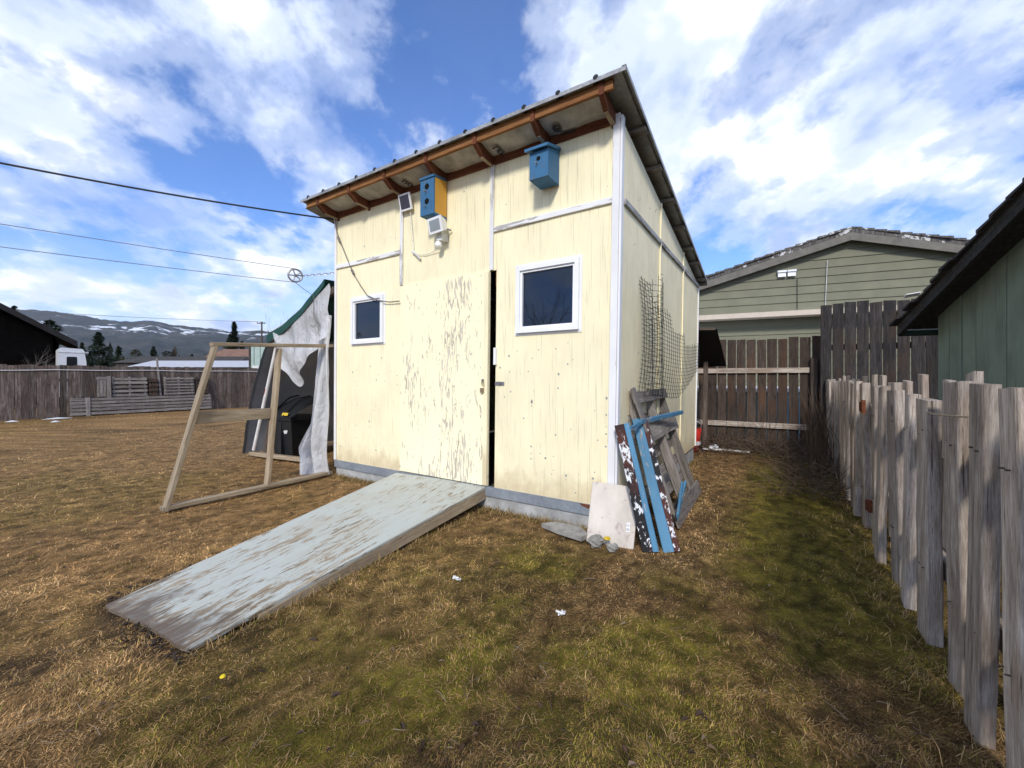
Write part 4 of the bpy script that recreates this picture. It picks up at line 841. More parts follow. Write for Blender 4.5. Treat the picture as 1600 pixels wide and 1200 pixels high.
# neighbour's pale blue wall glimpsed through the gaps: a low tank behind the back fence
def pool():
    c = V(4.9, 9.4, 0); t = thing('garden_pool', c, 'pale blue round pool wall glimpsed through the brown fence gaps', 'pool'); 
    MB().lathe([(1.55, 0), (1.6, .05), (1.6, .95), (1.63, .97), (1.63, 1.02), (1.55, 1.02)], 40, c).build('pool_wall', 'pool_blue', t, smooth=True); MB().lathe([(1.63, .96), (1.68, .97), (1.68, 1.03), (1.6, 1.04)], 40, c).build('pool_rim', 'rv_white', t)
plain('pool_blue', (.30, .50, .58), .4, var=.1)
pool()
# ================================================================ OLIVE GARAGE
def garage():
    d = V(.92, -.39, 0).normalized(); nb = V(d.y, -d.x, 0)*1.; nb = V(-.39, -.92, 0).normalized(); p = V(4.62, 10.35, 0)
    def g(s, o, z): return p+d*s+nb*o+V(0, 0, z)
    t = thing('garage', g(3.4, -2, 0), 'olive green lap sided garage with flaking gable roof behind the fences', 'garage')
    # pixel silhouettes give eave and ridge: eave at s=0, ridge at mid
    zi, zrg, sm = 3.50, 4.36, 3.05; W = 2*sm
    def top(s): return zi+(zrg-zi)*(1-abs(s-sm)/sm)
    h = .185; z = 2.78; jet = .10
    while z < zrg-.05:
        z1 = min(z+h, zrg); mz = z+.004
        if mz < zi: a, b = 0, W
        else: q = (mz-zi)/(zrg-zi)*sm; a, b = q, W-q
        if z1 < zi: a1, b1 = 0, W
        else: q = (z1-zi)/(zrg-zi)*sm; a1, b1 = q, W-q
        if b1-a1 < .02: a1, b1 = sm-.01, sm+.01
        o0, o1 = jet+.026, jet+.006
        M = Matrix.Translation(g(0, 0, z)); pts = [g(a, o0-.014, z), g(b, o0-.014, z), g(b, o0, z), g(a, o0, z), g(a1, o1-.014, z1), g(b1, o1-.014, z1), g(b1, o1, z1), g(a1, o1, z1)]
        MB().hexa(inv_off(M, pts)).build('siding_board', 'olive_siding', t, M); z += h
    z = .06
    while z < 2.62:
        M = Matrix.Translation(g(0, 0, z)); pts = [g(.0, -.26, z), g(W, -.26, z), g(W, -.24, z), g(.0, -.24, z), g(.0, -.28, z+h), g(W, -.28, z+h), g(W, -.26, z+h), g(0, -.26, z+h)]
        MB().hexa(inv_off(M, pts)).build('siding_board', 'olive_siding', t, M); z += h
    M = Matrix.Translation(g(0, 0, 0))
    def bx(s0, s1, o0, o1, z0, z1): return inv_off(M, [g(s0, o0, z0), g(s1, o0, z0), g(s1, o1, z0), g(s0, o1, z0), g(s0, o0, z1), g(s1, o0, z1), g(s1, o1, z1), g(s0, o1, z1)])
    MB().hexa(bx(-.01, W, -.25, .17, 2.66, 2.775)).build('trim_band', 'trim_beige', t, M)
    MB().hexa(bx(-.06, .05, -.3, .16, 2.78, 3.45)).build('corner_board', 'trim_beige', t, M)
    for k in (-.0,): MB().hexa(bx(0, W, -5, -.29, 0, 3.4)).build('body', 'olive_siding', t, M)
    MB().add(inv_off(M, [g(0, -4.9, 3.4), g(W, -4.9, 3.4), g(sm, -4.9, zrg), g(0, .08, 3.4), g(W, .08, 3.4), g(sm, .08, zrg-.01)]), [(0, 1, 4, 3), (3, 4, 5), (0, 2, 1)]).build('gable', 'olive_siding', t, M)
    for sgn in (-1, 1):   # roof slabs, each with a barge board and a row of shingle courses along the rake
        e = sm+sgn*(sm+.22); ze = zi-.22*(zrg-zi)/sm
        pts = [g(sm, -5.2, zrg+.02), g(e, -5.2, ze+.02), g(e, .30, ze+.02), g(sm, .30, zrg+.02), g(sm, -5.2, zrg+.10), g(e, -5.2, ze+.10), g(e, .30, ze+.10), g(sm, .30, zrg+.10)]
        if sgn > 0: pts = [pts[i] for i in (1, 0, 3, 2, 5, 4, 7, 6)]
        r = MB().hexa(inv_off(M, pts)).build('roof', 'flaky_roof', t, M)
        pts = [g(sm, .28, zrg-.15), g(e, .28, ze-.15), g(e, .305, ze-.15), g(sm, .305, zrg-.15), g(sm, .28, zrg+.015), g(e, .28, ze+.015), g(e, .305, ze+.015), g(sm, .305, zrg+.015)]
        MB().hexa(inv_off(M, pts)).build('barge_board', 'fascia_grey', t, M)
        for i in range(16):
            u0, u1 = i/16, (i+1)/16-.004; rg = random.Random(i*3+sgn); q = lambda u, o, dz: g(sm+(e-sm)*u, o, zrg+(ze-zrg)*u+dz); w0 = .30+rg.uniform(0, .06)
            pts = [q(u0, -.4, .105), q(u1, -.4, .105), q(u1, w0, .105), q(u0, w0, .105), q(u0, -.4, .135), q(u1, -.4, .16), q(u1, w0, .16), q(u0, w0, .135)]
            MB().hexa(inv_off(M, pts)).build('shingle', 'flaky_roof', r, M)
    for k in (0, 1):
        s0 = 1.72+k*.19; v = MB().hexa(bx(s0, s0+.155, .12, .19, 3.56, 3.68)).build('vent', 'vinyl_white', t, M); MB().hexa(bx(s0-.01, s0+.165, .125, .22, 3.66, 3.70)).build('vent_hood', 'vinyl_white', v, M)
    mb = MB().tube(inv_off(M, [g(2.62, .16, 2.78), g(2.66, .16, 3.85)]), .008, 5); mb.build('hanging_cord', 'cable_white', t, M)
    MB().tube(inv_off(M, [g(2.1, .15, 2.8), g(2.1, .15, 3.5)]), .006, 5).build('conduit', 'cable_black', t, M)
garage()
# ================================================================ GREEN SHED (right)
def green_shed():
    d = V(-.40, -.917, 0).normalized(); n = V(-.917, .40, 0).normalized(); p = V(4.34, 4.20, 0)
    def g(s, o, z): return p+d*s+n*o+V(0, 0, z)
    t = thing('green_shed', g(1.2, -1, 0), 'dark green board shed with low shingled eave beyond the picket fence', 'shed')
    sl = .37; z0 = 1.86; s = 0.; rg = random.Random(2); L = 3.0
    while s < L:
        w = .2; M = Matrix.Translation(g(s, 0, 0)) @ Matrix.Rotation(math.atan2(d.y, d.x), 4, 'Z'); a, b = s+.004, s+w-.004; q = rg.uniform(-.004, .003)
        pts = [g(a, q-.02, 0), g(b, q-.02, 0), g(b, q, 0), g(a, q, 0), g(a, q-.02, z0+sl*a), g(b, q-.02, z0+sl*b), g(b, q, z0+sl*b), g(a, q, z0+sl*a)]
        pts = [pts[i] for i in (1, 0, 3, 2, 5, 4, 7, 6)]
        MB().hexa(inv_off(M, pts)).build('wall_board', 'green_boards', t, M); s += w
    M = Matrix.Translation(g(0, 0, 0))
    I = lambda L_: inv_off(M, L_)
    MB().hexa(I([g(0, -2.4, 0), g(L, -2.4, 0), g(L, -.03, 0), g(0, -.03, 0), g(0, -2.4, z0-.02), g(L, -2.4, z0+sl*L-.02), g(L, -.03, z0+sl*L-.02), g(0, -.03, z0-.02)])).build('body', 'green_boards', t, M)
    e0 = -.26; rk = .23; base = lambda s: z0+sl*s
    r = MB().hexa(I([g(e0, -2.6, base(e0)), g(L, -2.6, base(L)), g(L, rk, base(L)), g(e0, rk, base(e0)), g(e0, -2.6, base(e0)+.05), g(L, -2.6, base(L)+.05), g(L, rk, base(L)+.05), g(e0, rk, base(e0)+.05)])).build('roof', 'shingle_dark', t, M)
    k = 0; s = e0-.03
    while s < L-.2:
        w = .165; rg2 = random.Random(k); o = rk+.02+rg2.uniform(0, .05)
        pts = [g(s, -2.6, base(s)+.055), g(s+w+.03, -2.6, base(s+w)+.055), g(s+w+.03, o, base(s+w)+.055), g(s, o, base(s)+.055), g(s, -2.6, base(s)+.084), g(s+w+.03, -2.6, base(s+w)+.07), g(s+w+.03, o, base(s+w)+.07), g(s, o, base(s)+.084)]
        MB().hexa(I(pts)).build('shingle_course', 'shingle_dark', r, M); s += w; k += 1
    MB().hexa(I([g(e0, rk-.035, base(e0)-.065), g(L, rk-.035, base(L)-.065), g(L, rk, base(L)-.065), g(e0, rk, base(e0)-.065), g(e0, rk-.035, base(e0)-.004), g(L, rk-.035, base(L)-.004), g(L, rk, base(L)-.004), g(e0, rk, base(e0)-.004)])).build('barge_board', 'shingle_dark', t, M)
    MB().tube(I([g(e0-.04, rk-.02, base(e0)-.035), g(e0-.04, -2.4, base(e0)-.045)]), .035, 8).build('gutter', 'gutter_green', t, M)
    MB().hexa(I([g(.24, rk+.02, base(.24)+.10), g(.30, rk+.02, base(.3)+.10), g(.30, rk+.13, base(.3)+.085), g(.24, rk+.13, base(.24)+.085), g(.24, rk+.02, base(.24)+.108), g(.30, rk+.02, base(.3)+.108), g(.30, rk+.13, base(.3)+.093), g(.24, rk+.13, base(.24)+.093)])).build('loose_flashing', 'vinyl_white', t, M)
green_shed()

# ================================================================ THINGS LEANING ON THE SHED'S RIGHT SIDE
def side_pallet():
    t = thing('wooden_pallet', G(.3, 1., 0), 'broken grey pallet leaning on the right wall of the yellow shed', 'pallet')
    def q(v, h, o=0.):       # v along wall 0..1, h up the pallet 0..1.22, o off its face
        b0, b1 = V(.42, .36, .01), V(.40, 1.58, .01); tp = V(.065, .20, 1.16); up = (tp-b0); up.normalize(); n = V(.95, 0, .30).normalized(); c = b0.lerp(b1, v)+up*h+n*o; return G(c.x, c.y, c.z)
    n = (G(.95, 0, .30)-G(0, 0, 0)).normalized(); k = dict(warp=.006)
    for v in (.05, .5, .95): plank('stringer', q(v, .02, -.05), q(v, 1.19, -.05), .045, .085, n, 'pallet_wood', t, **k)
    for h, w in ((.07, .13), (.80, .15), (1.12, .10)): plank('slat', q(-.02, h, .005), q(1.02, h, .005), w, .018, n, 'pallet_wood', t, **k)
    for h in (.04, .24, .42, .60, .78, .95, 1.14): plank('slat', q(0, h, -.105), q(1, h, -.105), .09, .018, n, 'pallet_wood', t, **k)
    plank('slat', q(.02, .70, .018), q(.02, 1.20, .012), .10, .018, n, 'pallet_wood', t, **k)
side_pallet()
def jamb(b, tp, lab, blue):
    t = thing('door_jamb', G(*b), lab, 'board', 'peeling jamb boards leaning at the shed corner'); a, c = G(*b), G(*tp); n = (a-V(0, 0, 0)); n = V(-.35, -.93, .15).normalized()
    plank('board', a, c, .055 if blue else .08, .03, n, 'jamb_peeling', t, warp=.002); x = n.cross((c-a).normalized()).normalized()
    w = -1 if x.x < 0 else 1
    plank('stop', a+x*w*.052*(-1 if blue else 1)+n*.012, c+x*w*.052*(-1 if blue else 1)+n*.012, .075 if blue else .04, .034, n, 'jamb_blue', t, warp=.002)
jamb((.325, -.215, .0), (.075, -.09, .875), 'black and white peeling jamb board with blue stop nearest the white board', False)
jamb((.49, -.10, .0), (.15, .29, .90), 'peeling jamb board with wide blue stop lying against the pallet', True)
tag(plank('blue_strip', G(.16, .16, .88), G(.27, 1.28, .885), .04, .03, EX, 'jamb_blue'), 'long blue strip laid level across the top of the pallet and jambs', 'strip', 'blue strips on the pallet')
tag(plank('blue_strip', G(.145, -.06, .845), G(.165, .13, .875), .035, .02, EX, 'jamb_blue'), 'short blue strip bridging the tops of the two jamb boards', 'strip', 'blue strips on the pallet')
for i, o in enumerate((0, .10)): tag(plank('blue_strip', G(.435-o*.3, .22+o*1.2, .15-o*.7), G(.39-o*.2, .66+o*2.6, .31-o*.5), .035, .02, EX, 'jamb_blue'), ('upper' if i == 0 else 'lower')+' of two parallel blue strips slanting across the pallet foot', 'strip', 'blue strips on the pallet')
def white_board():
    t = thing('cabinet_door', G(.06, -.2, 0), 'small stained white cabinet door leaning at the shed corner', 'cabinet door'); a0, a1 = G(-.13, -.26, -.01), G(.215, -.20, -.01); u = (a1-a0); w = u.length; u.normalize()
    tp = G(-.14, -.10, .405); c0 = (a0+a1)/2; c1 = c0+(tp-a0); n = u.cross(c1-c0).normalized()
    if n.y > 0: n = -n
    plank('panel', c0, c1, w, .02, n, 'white_board', t, warp=.001, ch=.2); z = (c1-c0).normalized(); k = c0+z*.13+u*.125+n*.012
    for dz in (0, .03): MB().tube([k+z*dz, k+z*dz+n*.012], .010, 8).build('hinge_knuckle', 'steel', t)
    MB().add([k+u*.012-z*.02+n*.002, k+u*.012+z*.045+n*.002, k-u*.012+z*.045+n*.002, k-u*.012-z*.02+n*.002], [(0, 1, 2, 3)]).build('hinge_plate', 'vinyl_white', t)
white_board()
def rock(name, c, r, label, cat, seed, sq=(1, 1, .7), mat='stone_grey', group=None):
    rg = random.Random(seed); mb = MB(); n = 9; m = 6; vs = []
    for i in range(m+1):
        for j in range(n): a = math.pi*i/m; b = 6.283*j/n; k = r*(1+rg.uniform(-.32, .22)) if 0 < i < m else r; vs.append((c[0]+k*sq[0]*math.sin(a)*math.cos(b), c[1]+k*sq[1]*math.sin(a)*math.sin(b), c[2]+k*sq[2]*math.cos(a)))
    mb.add(vs, [(i*n+j, (i+1)*n+j, (i+1)*n+(j+1) % n, i*n+(j+1) % n) for i in range(m) for j in range(n)]); return tag(mb.build(name, mat, smooth=False), label, cat, group)
p = G(-.02, -.33); rock('stone', (p.x, p.y, .035), .065, 'rounded grey stone at the foot of the white cabinet door', 'stone', 1)
p = G(.10, -.33); rock('stone', (p.x, p.y, .02), .04, 'small dark stone beside the rounded grey stone', 'stone', 2, (1.2, 1, .7))
p = G(.055, -.31); rock('yellow_lump', (p.x, p.y, .07), .02, 'tiny yellow lump lying on the stones', 'lump', 3, (1.3, 1, .7), 'label_yellow')
M = Matrix.Translation(G(-.33, -.22, .012)) @ Matrix.Rotation(SH_RZ-.1, 4, 'Z') @ Matrix.Rotation(.04, 4, 'X'); sl = MB(); o = [(-.20, -.03), (-.12, .07), (.10, .085), (.21, .0), (.20, -.085), (-.02, -.07)]
sl.add([(x, y, 0) for x, y in o]+[(x, y, .035) for x, y in o], [tuple(reversed(range(6))), tuple(range(6, 12))]+[(i, (i+1) % 6, (i+1) % 6+6, i+6) for i in range(6)])
tag(sl.build('stone_slab', 'stone_grey', None, M), 'flat grey stone slab lying in the grass below the metal skirt', 'slab')
def wire_mesh():
    t = thing('wire_mesh', G(.1, 1.2, 1.15), 'curled dark green wire mesh standing on the pallet against the wall', 'wire mesh'); mb = MB()
    def q(u, v): # u 0..1 along, v 0..1 up
        y = .50+1.5*u; x = .05+.10*math.sin(u*3.1)+.22*u*u+.05*math.sin(v*3.0); z = 1.08+1.06*v-.10*u*v-.08*math.sin(3*u); return G(x, y, z)
    top = lambda u: 1.0 if u < .16 else (.86 if u < .40 else (.70 if u < .62 else .60))*(1-.05*u); bot = lambda u: .02+.0*u+max(0, (u-.55))*.55
    nu, nv = 30, 27
    for i in range(nu+1):
        u = i/nu; a, b = bot(u), top(u)+random.uniform(-.01, .03); mb.tube([q(u, a+(b-a)*k/8) for k in range(9)], .0022, 4)
    for j in range(nv+1):
        v = j/nv; us = [i/nu for i in range(nu+1) if bot(i/nu) <= v <= top(i/nu)]
        if len(us) > 1: mb.tube([q(u, v) for u in ([us[0]-.02]+us+[us[-1]+.02])], .0022, 4)
    mb.build('mesh_sheet', 'mesh_wire', t); mb = MB()
    def q2(u, v): y = .42+.42*u; x = .08+.16*math.sin(u*3.1+.3); z = 1.08+(1.12)*v; return G(x, y, z)
    for i in range(9): u = i/8; mb.tube([q2(u, k/8*(.95-.25*abs(u-.3)))for k in range(9)], .0022, 4)
    for j in range(22): v = j/22; mb.tube([q2(i/8, v) for i in range(9) if v < .95-.25*abs(i/8-.3)] or [q2(.3, v), q2(.4, v)], .0022, 4)
    mb.build('mesh_roll', 'mesh_wire', t)
wire_mesh()
# behind the shed: awning sheet, post, red bucket, pipe, brush
t = thing('rear_awning', G(.1, 4.0, 0), 'dark sheet awning hanging off the back corner of the yellow shed', 'awning')
MB().grid(lambda u, v: G(-.8+1.12*u+.05*v, 3.72+.85*v, 2.02-.06*u-.55*v+.02*math.sin(8*u)), 8, 6).build('awning_sheet', 'tarp_black', t, smooth=True); plank('awning_bar', G(-.8, 3.72, 2.03), G(.30, 3.72, 1.98), .06, .04, EX, 'weathered_post', t)
p = V(3.27, 7.0, 0); tag(plank('fence_post', p, p+V(.02, 0, 1.52), .07, .07, -EY, 'weathered_post'), 'thin rusty brown post standing before the brown board fence', 'post')
c = V(3.04, 7.02, .38); t = thing('red_bucket', c-V(0, 0, .38), 'red plastic bucket with white bands behind the shed corner', 'bucket'); MB().lathe([(.13, -.38), (.17, 0), (.165, .0)], 20, c).build('pail', 'red_plastic', t, smooth=True); MB().lathe([(.145, -.28), (.158, -.27), (.162, -.22), (.15, -.21)], 20, c).build('band', 'label_white', t); MB().tube([c+V(.17*math.cos(a), -.12*math.sin(a)*1.0, .17*abs(math.sin(a))*.8) for a in np.linspace(0, 3.14, 10)], .006, 5).build('handle', 'label_white', t)
pa, pb = V(3.20, 6.92, .045), V(3.86, 6.70, .03)
tag(MB().tube([pa, pa.lerp(pb, .5)+V(0, 0, .008), pb], .017, 8).build('plastic_pipe', 'pipe_white'), 'white plastic pipe lying on the ground behind the shed', 'pipe')
rock('white_jug', (3.36, 6.86, .085), .06, 'small white plastic lump resting on the white pipe', 'jug', 8, (1.5, .9, .7), 'rv_white')
def brush():
    mb = MB(); rg = random.Random(12)
    for i in range(1500):
        s = rg.uniform(-.1, 2.2); o = abs(rg.gauss(0, .45))+.05; 
        if rg.random() < .35: b = PF(rg.uniform(3.0, 6.4), rg.uniform(.02, .55)*(1 if rg.random() < .8 else 1.4), rg.uniform(0, .16))
        else: b = BF(V(3.02, 7.78, 0), s, o, rg.uniform(0, .20))
        a = rg.uniform(0, 6.283); L = rg.uniform(.10, .45); e = rg.gauss(.25, .3); d = V(math.cos(a)*math.cos(e), math.sin(a)*math.cos(e), math.sin(e)); m_ = b+d*L*.5+V(rg.gauss(0, .02), rg.gauss(0, .02), rg.gauss(.02, .02)); en = b+d*L; en.z = max(en.z, .01); mb.tube([b, m_, en], [.004, .003, .0015], 3, False)
    for i in range(160):      # upright canes against the fences
        b = PF(rg.uniform(4.3, 6.4), rg.uniform(.01, .30), 0) if i % 4 else BF(V(3.02, 7.78, 0), rg.uniform(0, 2.1), rg.uniform(.05, .3), 0); h = rg.uniform(.4, 1.15) if i % 4 else rg.uniform(.3, .7); mb.tube([b, b+V(rg.gauss(0, .04), rg.gauss(0, .04), h*.5), b+V(rg.gauss(0, .12), rg.gauss(0, .12), h)], [.005, .004, .002], 3, False)
    tag(mb.build('dry_brush', 'twig'), 'tangle of dry brown canes and twigs heaped along the back fences', 'brush', kind='stuff')
brush()
for i, (x, y) in enumerate(((712, 911), (878, 968))):
    Y = CAMH*FPX/(y-CYP); X = (x-800)/FPX*Y; mb = MB(); rg = random.Random(i)
    for k in range(5): mb.tube([V(X+rg.gauss(0, .012), Y+rg.gauss(0, .01), .03), V(X+rg.gauss(0, .02), Y+rg.gauss(0, .02), .04)], [.008, .004], 5)
    tag(mb.build('paper_scrap', 'label_white'), 'crumpled white scrap '+('near the ramp edge' if i == 0 else 'out on the mossy lawn'), 'scrap', 'white scraps on the lawn')
Y = CAMH*FPX/(1068-CYP); X = (348-800)/FPX*Y; tag(MB().lathe([(.003, .022), (.011, .028), (.007, .034)], 12, (X, Y, 0)).build('dandelion', 'dandelion'), 'single yellow dandelion in the grass below the ramp end', 'flower')
# rope of dry grass along picket fence foot handled by lawn_grass
# ================================================================ FAR LEFT: HOUSES, TREES, HILLS
def at(u, v, Y): return V((u-800)/FPX*Y, Y, CAMH-(v-CYP)/FPX*Y)
def boxm(M, pts): return MB().hexa(inv_off(M, pts))
def dark_house():
    tip = at(121, 534, 18.); d = V(-.69, -.72, 0).normalized(); n = V(-.72, .69, 0).normalized()   # d along the gable toward the left, n into the house
    M = Matrix((d, -n, V(0, 0, 1))).transposed().to_4x4(); M.translation = V(tip.x, tip.y, 0); M = Matrix.Translation((tip.x, tip.y, 0)) @ Matrix.Rotation(math.atan2(d.y, d.x), 4, 'Z')
    t = thing('dark_house', M @ V(3, -3, 0), 'black gabled house with wide roof overhang behind the board fence', 'house'); sl = .66; rg = 3.6; L = 2*rg
    zt = lambda x: tip.z+sl*min(x, L-x)
    # local: x along the gable, -y is into the house
    MB().add([(.75, -.7, 0), (L-.75, -.7, 0), (L-.75, -.7, zt(.75)-.2), (rg, -.7, zt(rg)-.2), (.75, -.7, zt(.75)-.2), (.75, -8, 0), (L-.75, -8, 0), (L-.75, -8, zt(.75)-.2), (rg, -8, zt(rg)-.2), (.75, -8, zt(.75)-.2)], [(0, 1, 2, 3, 4), (6, 5, 9, 8, 7), (5, 0, 4, 9), (1, 6, 7, 2)]).build('wall', 'black_house', t, M)
    for s in (0, 1):
        f = (lambda x: x) if s == 0 else (lambda x: L-x)
        def slab(y0, y1, a, b): return MB().hexa([(f(0), y0, tip.z+a), (f(rg), y0, zt(rg)+a), (f(rg), y1, zt(rg)+a), (f(0), y1, tip.z+a), (f(0), y0, tip.z+b), (f(rg), y0, zt(rg)+b), (f(rg), y1, zt(rg)+b), (f(0), y1, tip.z+b)])
        r = slab(.0, -8.4, -.14, 0).build('roof', 'black_roof', t, M); slab(.05, .004, -.22, .02).build('barge_board', 'black_roof', r, M)
    for k in range(14):
        z = .2+k*.2; MB().box(.8, L-.8, -.699, -.685, z, z+.185).build('siding_board', 'black_house', t, M)
dark_house()
def rv():
    Y = 17.4; c = at(114, 590, Y); t = thing('camper_trailer', (c.x, Y+2, 0), 'white camper trailer with dark rear window parked beside the black house', 'trailer'); M = Matrix.Translation((c.x, Y, 0)) @ Matrix.Rotation(R(54), 4, 'Z')
    pr = [(-.42, .45), (.42, .45), (.40, 1.9), (.34, 2.38), (.27, 2.47), (-.34, 2.50), (-.41, 2.43)]; n = len(pr)
    MB().add([(x, 0, z) for x, z in pr]+[(x*.8, 1.5, z) for x, z in pr], [tuple(range(n)), tuple(reversed(range(n, 2*n)))]+[(i, i+n, (i+1) % n+n, (i+1) % n) for i in range(n)]).build('body', 'rv_white', t, M)
    k = 16; MB().add([(-.03+.155*max(-1, min(1, 1.35*math.cos(6.283*j/k))), -.006, 1.86+.27*max(-1, min(1, 1.35*math.sin(6.283*j/k)))) for j in range(k)], [tuple(range(k))]).build('rear_window', 'rv_window', t, M)
    MB().box(-.46, .46, -.02, .0, 2.30, 2.34).build('roof_trim', 'label_white', t, M)
    for s in (-.35, .35): MB().tube([(s-.1, 1.0, .3), (s+.1, 1.0, .3)], .3, 16).build('wheel', 'tarp_black', t, M)
rv()
def bare_tree(base, h, label, seed, r0=.06, levels=4, spread=.5, group=None, mat='bark_pale', name='bare_tree'):
    rg = random.Random(seed); t = thing(name, base, label, 'tree', group); tr = MB(); br = MB()
    def grow(p, d, L, r, lv):
        n = 4; pts = [p]; 
        for i in range(n): d = (d+V(rg.gauss(0, .13), rg.gauss(0, .13), rg.gauss(.03, .06))).normalized(); p = p+d*L/n; pts.append(p)
        (tr if lv == levels else br).tube(pts, [r*(1-.55*i/n) for i in range(n+1)], 6 if lv == levels else 4, False)
        if lv > 0:
            for k in range(rg.randint(3, 5) if lv > 1 else rg.randint(3, 4)):
                i = rg.randint(1, n); a = rg.uniform(0, 6.283); o = d.orthogonal().normalized(); o = (o*math.cos(a)+d.cross(o)*math.sin(a)); nd = (d*(1-spread*.4)+o*spread*rg.uniform(.6, 1.3)).normalized(); grow(pts[i], nd, L*rg.uniform(.48, .72), r*(1-.5*i/n)*.55, lv-1)
    grow(Vector(base), V(rg.gauss(0, .05), rg.gauss(0, .05), 1).normalized(), h*.5, r0, levels); tr.build('trunk', mat, t, smooth=True); br.build('crown', mat, t, smooth=True)
for i, (u, v0, Y, h) in enumerate(((30, 572, 15.6, 2.9), (66, 572, 15.2, 2.7))):
    b = at(u, 590, Y); bare_tree((b.x, Y, 0), h, 'leafless pale shrub '+('with a tall forked stem' if i == 0 else 'with a curved leaning stem')+' against the black house', 30+i, .035, 3, .55, 'leafless shrubs by the black house', name='bare_shrub')
def conifer(base, h, rad, label, seed, group='evergreen trees beyond the fence', dens=1., tint=(.018, .030, .014), bare=.12, round_=False):
    rg = random.Random(seed); t = thing('conifer', base, label, 'tree', group); b = Vector(base)
    MB().tube([b, b+V(0, 0, h*.5), b+V(0, 0, h*.97)], [h*.018, h*.011, .01], 7).build('trunk', 'bark', t); vs, fs, cs = [], [], []
    n = int(1900*dens)
    for i in range(n):
        u = bare+(1-bare)*rg.random()**(.9); prof = (1-u)**.85 if not round_ else math.sqrt(max(0, 1-(2*(u-bare)/(1-bare)-1)**2))
        tier = .72+.28*math.sin(u*h*5.5+seed); R_ = rad*prof*tier*(1+.25*math.sin(3*rg.random()*6.28)); a = rg.uniform(0, 6.283); rr = R_*rg.random()**.45+.03; p = b+V(rr*math.cos(a), rr*math.sin(a), u*h-rr*.22); L = h*.028*rg.uniform(.6, 1.5); d = V(math.cos(a+rg.gauss(0, .5)), math.sin(a+rg.gauss(0, .5)), rg.gauss(-.15, .3)).normalized(); s = d.cross(V(rg.gauss(0, .4), rg.gauss(0, .4), 1)).normalized()*L*.32; k = len(vs)
        vs += [p-d*L*.5, p+s, p+d*L, p-s]; fs.append((k, k+1, k+2, k+3)); c = rg.uniform(.5, 1.5); cs += [(tint[0]*c, tint[1]*c, tint[2]*c, 1)]*4
    mb = MB(); mb.add(vs, fs); o = mb.build('crown', 'needles', t); at_ = o.data.attributes.new('col', 'FLOAT_COLOR', 'POINT'); at_.data.foreach_set('color', np.array(cs, np.float32).ravel())
def con(u, vtop, Y, rad, lab, seed, **k): p = at(u, vtop, Y); conifer((p.x, Y, 0), p.z, rad, lab, seed, **k)
con(154, 519, 46, 3.0, 'broad dark spruce rising behind the camper trailer', 1, dens=2)
con(186, 541, 44, 1.6, 'low dark spruce beside the broad spruce', 2)
con(140, 549, 42, 1.3, 'small dark fir tucked behind the trailer corner', 22)
con(212, 546, 40, 1.5, 'rusty olive cedar bush standing behind the fence', 3, tint=(.045, .036, .012), round_=True, bare=.05)
con(262, 548, 41, 1.6, 'brownish rounded cedar bush beside the white stake', 4, tint=(.030, .030, .012), round_=True, bare=.05)
con(240, 541, 43, 1.2, 'dark pointed cedar between two rounded bushes', 5)
con(366, 503, 75, 1.7, 'tall spindly pine with sparse narrow crown', 6, dens=1.3, bare=.45)
con(360, 522, 74, 3.6, 'dark bushy spruce below the spindly pine', 7, dens=1.6)
con(378, 533, 72, 2.2, 'short dark spruce right of the spindly pine', 8)
con(22, 478, 60, 1.2, 'dark treetop poking above the black house roof', 9)
con(78, 500, 60, 1.6, 'rounded treetop just above the black roof slope', 10, round_=True, bare=.6)
con(300, 553, 70, 2.0, 'faint low spruce beyond the brown roofed house', 13)
con(128, 535, 65, 2.0, 'distant spruce just right of the black roof tip', 14)
for i, (u, v, Y, h) in enumerate(((432, 470, 48, 10.5), (446, 478, 50, 10), (424, 488, 52, 9.))):
    p = at(u, 590, Y); bare_tree((p.x, Y, 0), h, ('tallest', 'middle', 'shortest')[i]+' leafless poplar showing above the lean-to roof', 40+i, .08, 3, .28, 'leafless poplars beyond the lean-to', 'bark')
# wood beyond the yard edge
def far_wood():
    rg = random.Random(77); vs, fs, cs = [], [], []
    for i in range(900):
        Y = rg.uniform(150, 900); u = rg.uniform(-500, 800); x = (u-800)/FPX*Y; h = rg.uniform(7, 15); w = h*.2; c = rg.uniform(.6, 1.4); b = (.014, .022, .014) if rg.random() < .75 else (.05, .042, .03)
        for a in range(3):
            q = a*2.09+rg.random(); k = len(vs); z0 = h*.05+a*0; 
            for lay in range(4):
                zb = h*(.08+.22*lay); zt = h*(.45+.185*lay); ww = w*(1-.22*lay); k = len(vs); vs += [V(x+ww*math.cos(q), Y+ww*math.sin(q), zb), V(x+ww*math.cos(q+2.09), Y+ww*math.sin(q+2.09), zb*1.03), V(x, Y, zt)]; fs.append((k, k+1, k+2)); cs += [tuple(v*c for v in b)+(1,)]*3
    mb = MB(); mb.add(vs, fs); o = mb.build('far_wood', 'needles'); a = o.data.attributes.new('col', 'FLOAT_COLOR', 'POINT'); a.data.foreach_set('color', np.array(cs, np.float32).ravel()); tag(o, 'dark far-off evergreen wood below the hills', 'wood', kind='stuff')
far_wood()
